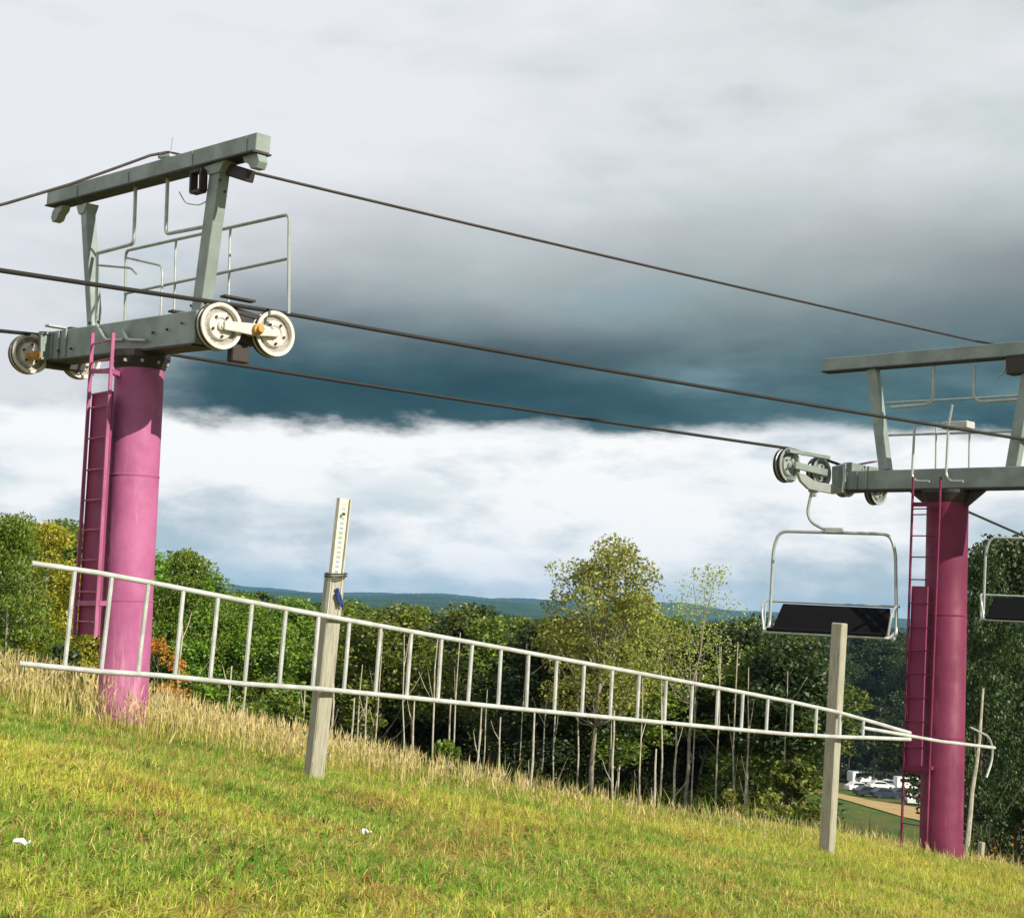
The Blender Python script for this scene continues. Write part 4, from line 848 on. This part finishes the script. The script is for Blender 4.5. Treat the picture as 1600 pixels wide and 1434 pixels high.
cl.build('cloth_knot', M['blue'], PL, True)
MB().lathe([(.012, 0), (.012, .02), (.001, .02)], mL.inverted() @ at(538, 803, YP - .09), nrm, 8).build('bolt', M['dark'], PL)
YQ = 16.2
PR, LR, mR = post_at('timber_post', (1292, 1322), (1312, 973), YQ, .15, 'straight grey timber post under the empty chair', az=math.radians(50))
MB().bar((0, 0, -.5), (0, 0, LR), .135, .135).build('post_body', M['wood'], PR, bevel=.012)
p0 = at(1533, 1345, 24.5); PS, LS, mS = post_at('stake', (1531, 1345), (1534, 1315), 22.5, .1, 'short pale stake in the grass right of the right tower'); MB().bar((0, 0, -.4), (0, 0, LS), .08, .08).build('stake_body', M['wood'], PS, bevel=.008)

LD = empty('long_ladder', at(490, 1030, 12.0)); tag(LD, 'long white tapering pipe ladder lying on its side across both posts', 'ladder')
LO = LD.location.copy()
def dep(px): return float(np.interp(px, [30, 500, 1300, 1600], [11.1, 12.1, 15.95, 18.1]))
def lp3(x_, y_): return at(x_, y_ + 1.1 * math.sin(x_ * .021 + y_ * .1), dep(x_)) - LO
uy = lambda x_: np.interp(x_, [50, 250, 500, 800, 1160, 1310, 1422], [879, 912, 961, 1016, 1081, 1112, 1145])
ly = lambda x_: np.interp(x_, [30, 250, 500, 800, 1160, 1310, 1422], [1037, 1056, 1077, 1105, 1140, 1152, 1154])
MB().tube([lp3(x_, uy(x_)) for x_ in (50, 150, 250, 380, 500, 650, 800, 980, 1160, 1235, 1310, 1365, 1422)], .0215, 10).build('side_rail', M['white'], LD, True)
MB().tube([lp3(x_, ly(x_)) for x_ in (30, 150, 250, 380, 500, 650, 800, 980, 1160, 1235, 1310, 1365, 1422)], .0215, 10).build('side_rail', M['white'], LD, True)
MB().tube([lp3(1347, 1137), lp3(1400, 1146), lp3(1470, 1157), lp3(1554, 1169)], .02, 10).build('extension_rail', M['white'], LD, True)
rx = [(117, 101), (175, 158), (232, 215), (287, 273), (341, 328), (394, 382), (447, 436), (498, 488), (546, 537), (595, 586), (643, 635), (690, 684), (738, 731), (783, 778), (826, 822), (870, 866), (913, 909), (957, 953), (999, 995), (1041, 1038), (1082, 1079), (1122, 1119), (1161, 1158), (1200, 1197), (1238, 1236), (1276, 1274), (1312, 1311), (1349, 1348)]
for a_, b_ in rx:
    P_, Q_ = lp3(a_, uy(a_)), lp3(b_, ly(b_)); d_ = (Q_ - P_).normalized()
    MB().tube([P_ + d_ * .0, Q_], .0175, 8).build('rung', M['white'], LD, True)
MB().tube(bend([lp3(1516, 1135), lp3(1545, 1150), lp3(1551, 1168), lp3(1550, 1188), lp3(1541, 1214)], .2), .014, 8).build('bent_wire', M['galv'], LD, True)

# litter
for (px_, Y_, lab) in ((33, 9.05, 'white crumpled paper scrap in the grass at the lower left'), (573, 9.6, 'small pale scrap lying in the grass below the left post')):
    # find the spot on the slope under that sight line
    for yy_ in np.linspace(4, 16, 600):
        p = at(px_, 1322 if px_ < 100 else 1303, yy_)
        if p.z < gz(p.x, p.y) + .09: break
    b = MB(); r = random.Random(px_); n = 7; W_ = .028 if px_ < 100 else .026
    P_ = [Vector(((i / 5 - .5) * 2 * W_, (j / 3 - .5) * W_, r.uniform(0, .03))) for i in range(6) for j in range(4)]
    b.v = P_ + [q - Vector((0, 0, .002)) for q in P_]
    for i in range(5):
        for j in range(3): k = i * 4 + j; b.f.append([k, k + 4, k + 5, k + 1]); b.f.append([k + 25, k + 29, k + 28, k + 24])
    o_ = b.build('paper_scrap', M['paper']); o_.location = p; tag(o_, lab, 'litter')

# ------------------------------------------------------------------ dirt road and car park far below
m, t = mat('ochre_dirt'); P = t.add('ShaderNodeBsdfPrincipled'); o = t.add('ShaderNodeOutputMaterial'); t.l.new(P.outputs[0], o.inputs[0]); tcn = t.add('ShaderNodeTexCoord').outputs['Object']
t.put(P.inputs['Base Color'], t.mix(t.step(t.noise(tcn, .3, 6, .6), .35, .65), (.46, .31, .11, 1), (.36, .25, .10, 1))); P.inputs['Roughness'].default_value = .95; M['dirt'] = m
def hit(px_, py_):
    for yy_ in np.geomspace(28, 900, 3000):
        p = at(px_, py_, yy_)
        if p.z < gz(p.x, p.y): return p
    return p
def strip(name, pa, pb, m_, lift, lab):
    A_, B_ = [hit(*q) for q in pa], [hit(*q) for q in pb]; V = []; n = len(A_); S_ = 10; K = 8
    def samp(L_, k): i = min(int(k), n - 2); return L_[i].lerp(L_[i + 1], k - i)
    for i in range((n - 1) * S_ + 1):
        for j in range(K + 1): p = samp(A_, i / S_).lerp(samp(B_, i / S_), j / K); V.append((p.x, p.y, gz(p.x, p.y) + lift))
    F = [[i * (K + 1) + j, i * (K + 1) + j + 1, (i + 1) * (K + 1) + j + 1, (i + 1) * (K + 1) + j] for i in range((n - 1) * S_) for j in range(K)]
    me = bpy.data.meshes.new(name); me.from_pydata(V, [], F); me.materials.append(m_); o_ = link(name, me); tag(o_, kind='structure'); return o_
strip('dirt_road', [(1240, 1224), (1300, 1238), (1360, 1251), (1430, 1262), (1500, 1275), (1640, 1290)], [(1240, 1229), (1300, 1245), (1360, 1262), (1430, 1281), (1500, 1299), (1640, 1325)], M['dirt'], .12, '')
M['carpaint'] = {}
def paint(n, c_): m_ = surf(n, c_, c_, .3, 0, 3, .02, 20, spec=.6); return m_
PW, PD, PB, PRD = paint('white_car_paint', (.8, .8, .8, 1)), paint('dark_car_paint', (.03, .035, .04, 1)), paint('blue_car_paint', (.025, .035, .06, 1)), paint('red_car_paint', (.3, .03, .03, 1))
GL = surf('dark_glass', (.02, .025, .03, 1), None, .1, 0, 5, .0, 10, spec=.8)
def car_mesh(kind):
    if kind == 'van': prof = [(-2.6, .35), (2.5, .35), (2.55, 1.0), (1.9, 1.25), (1.5, 2.1), (-2.5, 2.2), (-2.6, 1.9)]; win = [(-2.0, 1.35), (1.6, 1.35), (1.3, 1.95), (-2.0, 1.95)]; hw_ = .95
    else: prof = [(-2.25, .3), (2.2, .3), (2.25, .7), (1.9, .9), (1.05, 1.0), (.45, 1.45), (-1.2, 1.5), (-1.9, 1.02), (-2.25, .95)]; win = [(-1.65, 1.05), (.9, 1.05), (.4, 1.38), (-1.15, 1.42)]; hw_ = .88
    b = MB().prism(prof, (0, 0, 0), (1, 0, 0), (0, 0, 1), (0, hw_ * 2, 0)); o_ = b.build('body', PW, None, bevel=.06); bm_ = o_.data; bpy.data.objects.remove(o_)
    b = MB().prism(win, (0, 0, 0), (1, 0, 0), (0, 0, 1), (0, hw_ * 2 + .03, 0)); o_ = b.build('window', GL); wm = o_.data; bpy.data.objects.remove(o_)
    b = MB().lathe([(.001, -.1), (.33, -.1), (.33, .1), (.001, .1)], (0, 0, 0), (0, 1, 0), 14); o_ = b.build('wheel', M['rubber']); wh = o_.data; bpy.data.objects.remove(o_); return bm_, wm, wh, hw_
CM = {'van': car_mesh('van'), 'car': car_mesh('car')}
def car(px_, py_, kind, pt, rz, label, grp=None):
    p = hit(px_, py_); bm_, wm, wh, hw_ = CM[kind]; e = empty('parked_' + kind, (p.x, p.y, gz(p.x, p.y) + .05)); e.rotation_euler.z = math.radians(rz); tag(e, label, kind, 'vehicles in the far car park')
    o_ = link('body', bm_, e); o_.material_slots[0].link = 'OBJECT'; o_.material_slots[0].material = pt; link('window', wm, e)
    for sx in (-1.4, 1.4):
        for sy in (-1, 1): link('wheel', wh, e, (sx, sy * (hw_ - .06), .33))
for a_ in [(1342, 1236, 'car', PW, 15, 'white car standing leftmost in the far car park'), (1347, 1224, 'van', PW, 20, 'cream van behind the leftmost white car'), (1376, 1234, 'car', PW, 10, 'white car left of the large white van'), (1392, 1232, 'car', PW, -30, 'white car nose on beside the large white van'),
           (1421, 1234, 'van', PW, 5, 'large white van just left of the right tower'), (1357, 1244, 'car', PD, 12, 'dark car in front of the leftmost white car'), (1384, 1247, 'car', PB, 8, 'dark blue car near the dirt road'), (1412, 1247, 'car', PD, 10, 'dark car in front of the large white van'),
           (1425, 1256, 'car', PW, 80, 'white car seen end on close to the right tower'), (1516, 1258, 'car', PW, 12, 'white car just right of the right tower'), (1514, 1268, 'car', PW, 85, 'white car seen end on right of the right tower'), (1566, 1264, 'van', PW, 10, 'white van near the right edge'), (1582, 1266, 'car', PW, 8, 'white car at the right edge'), (1545, 1272, 'car', PRD, 10, 'dark red car between the white vehicles on the right')]:
    car(*a_)
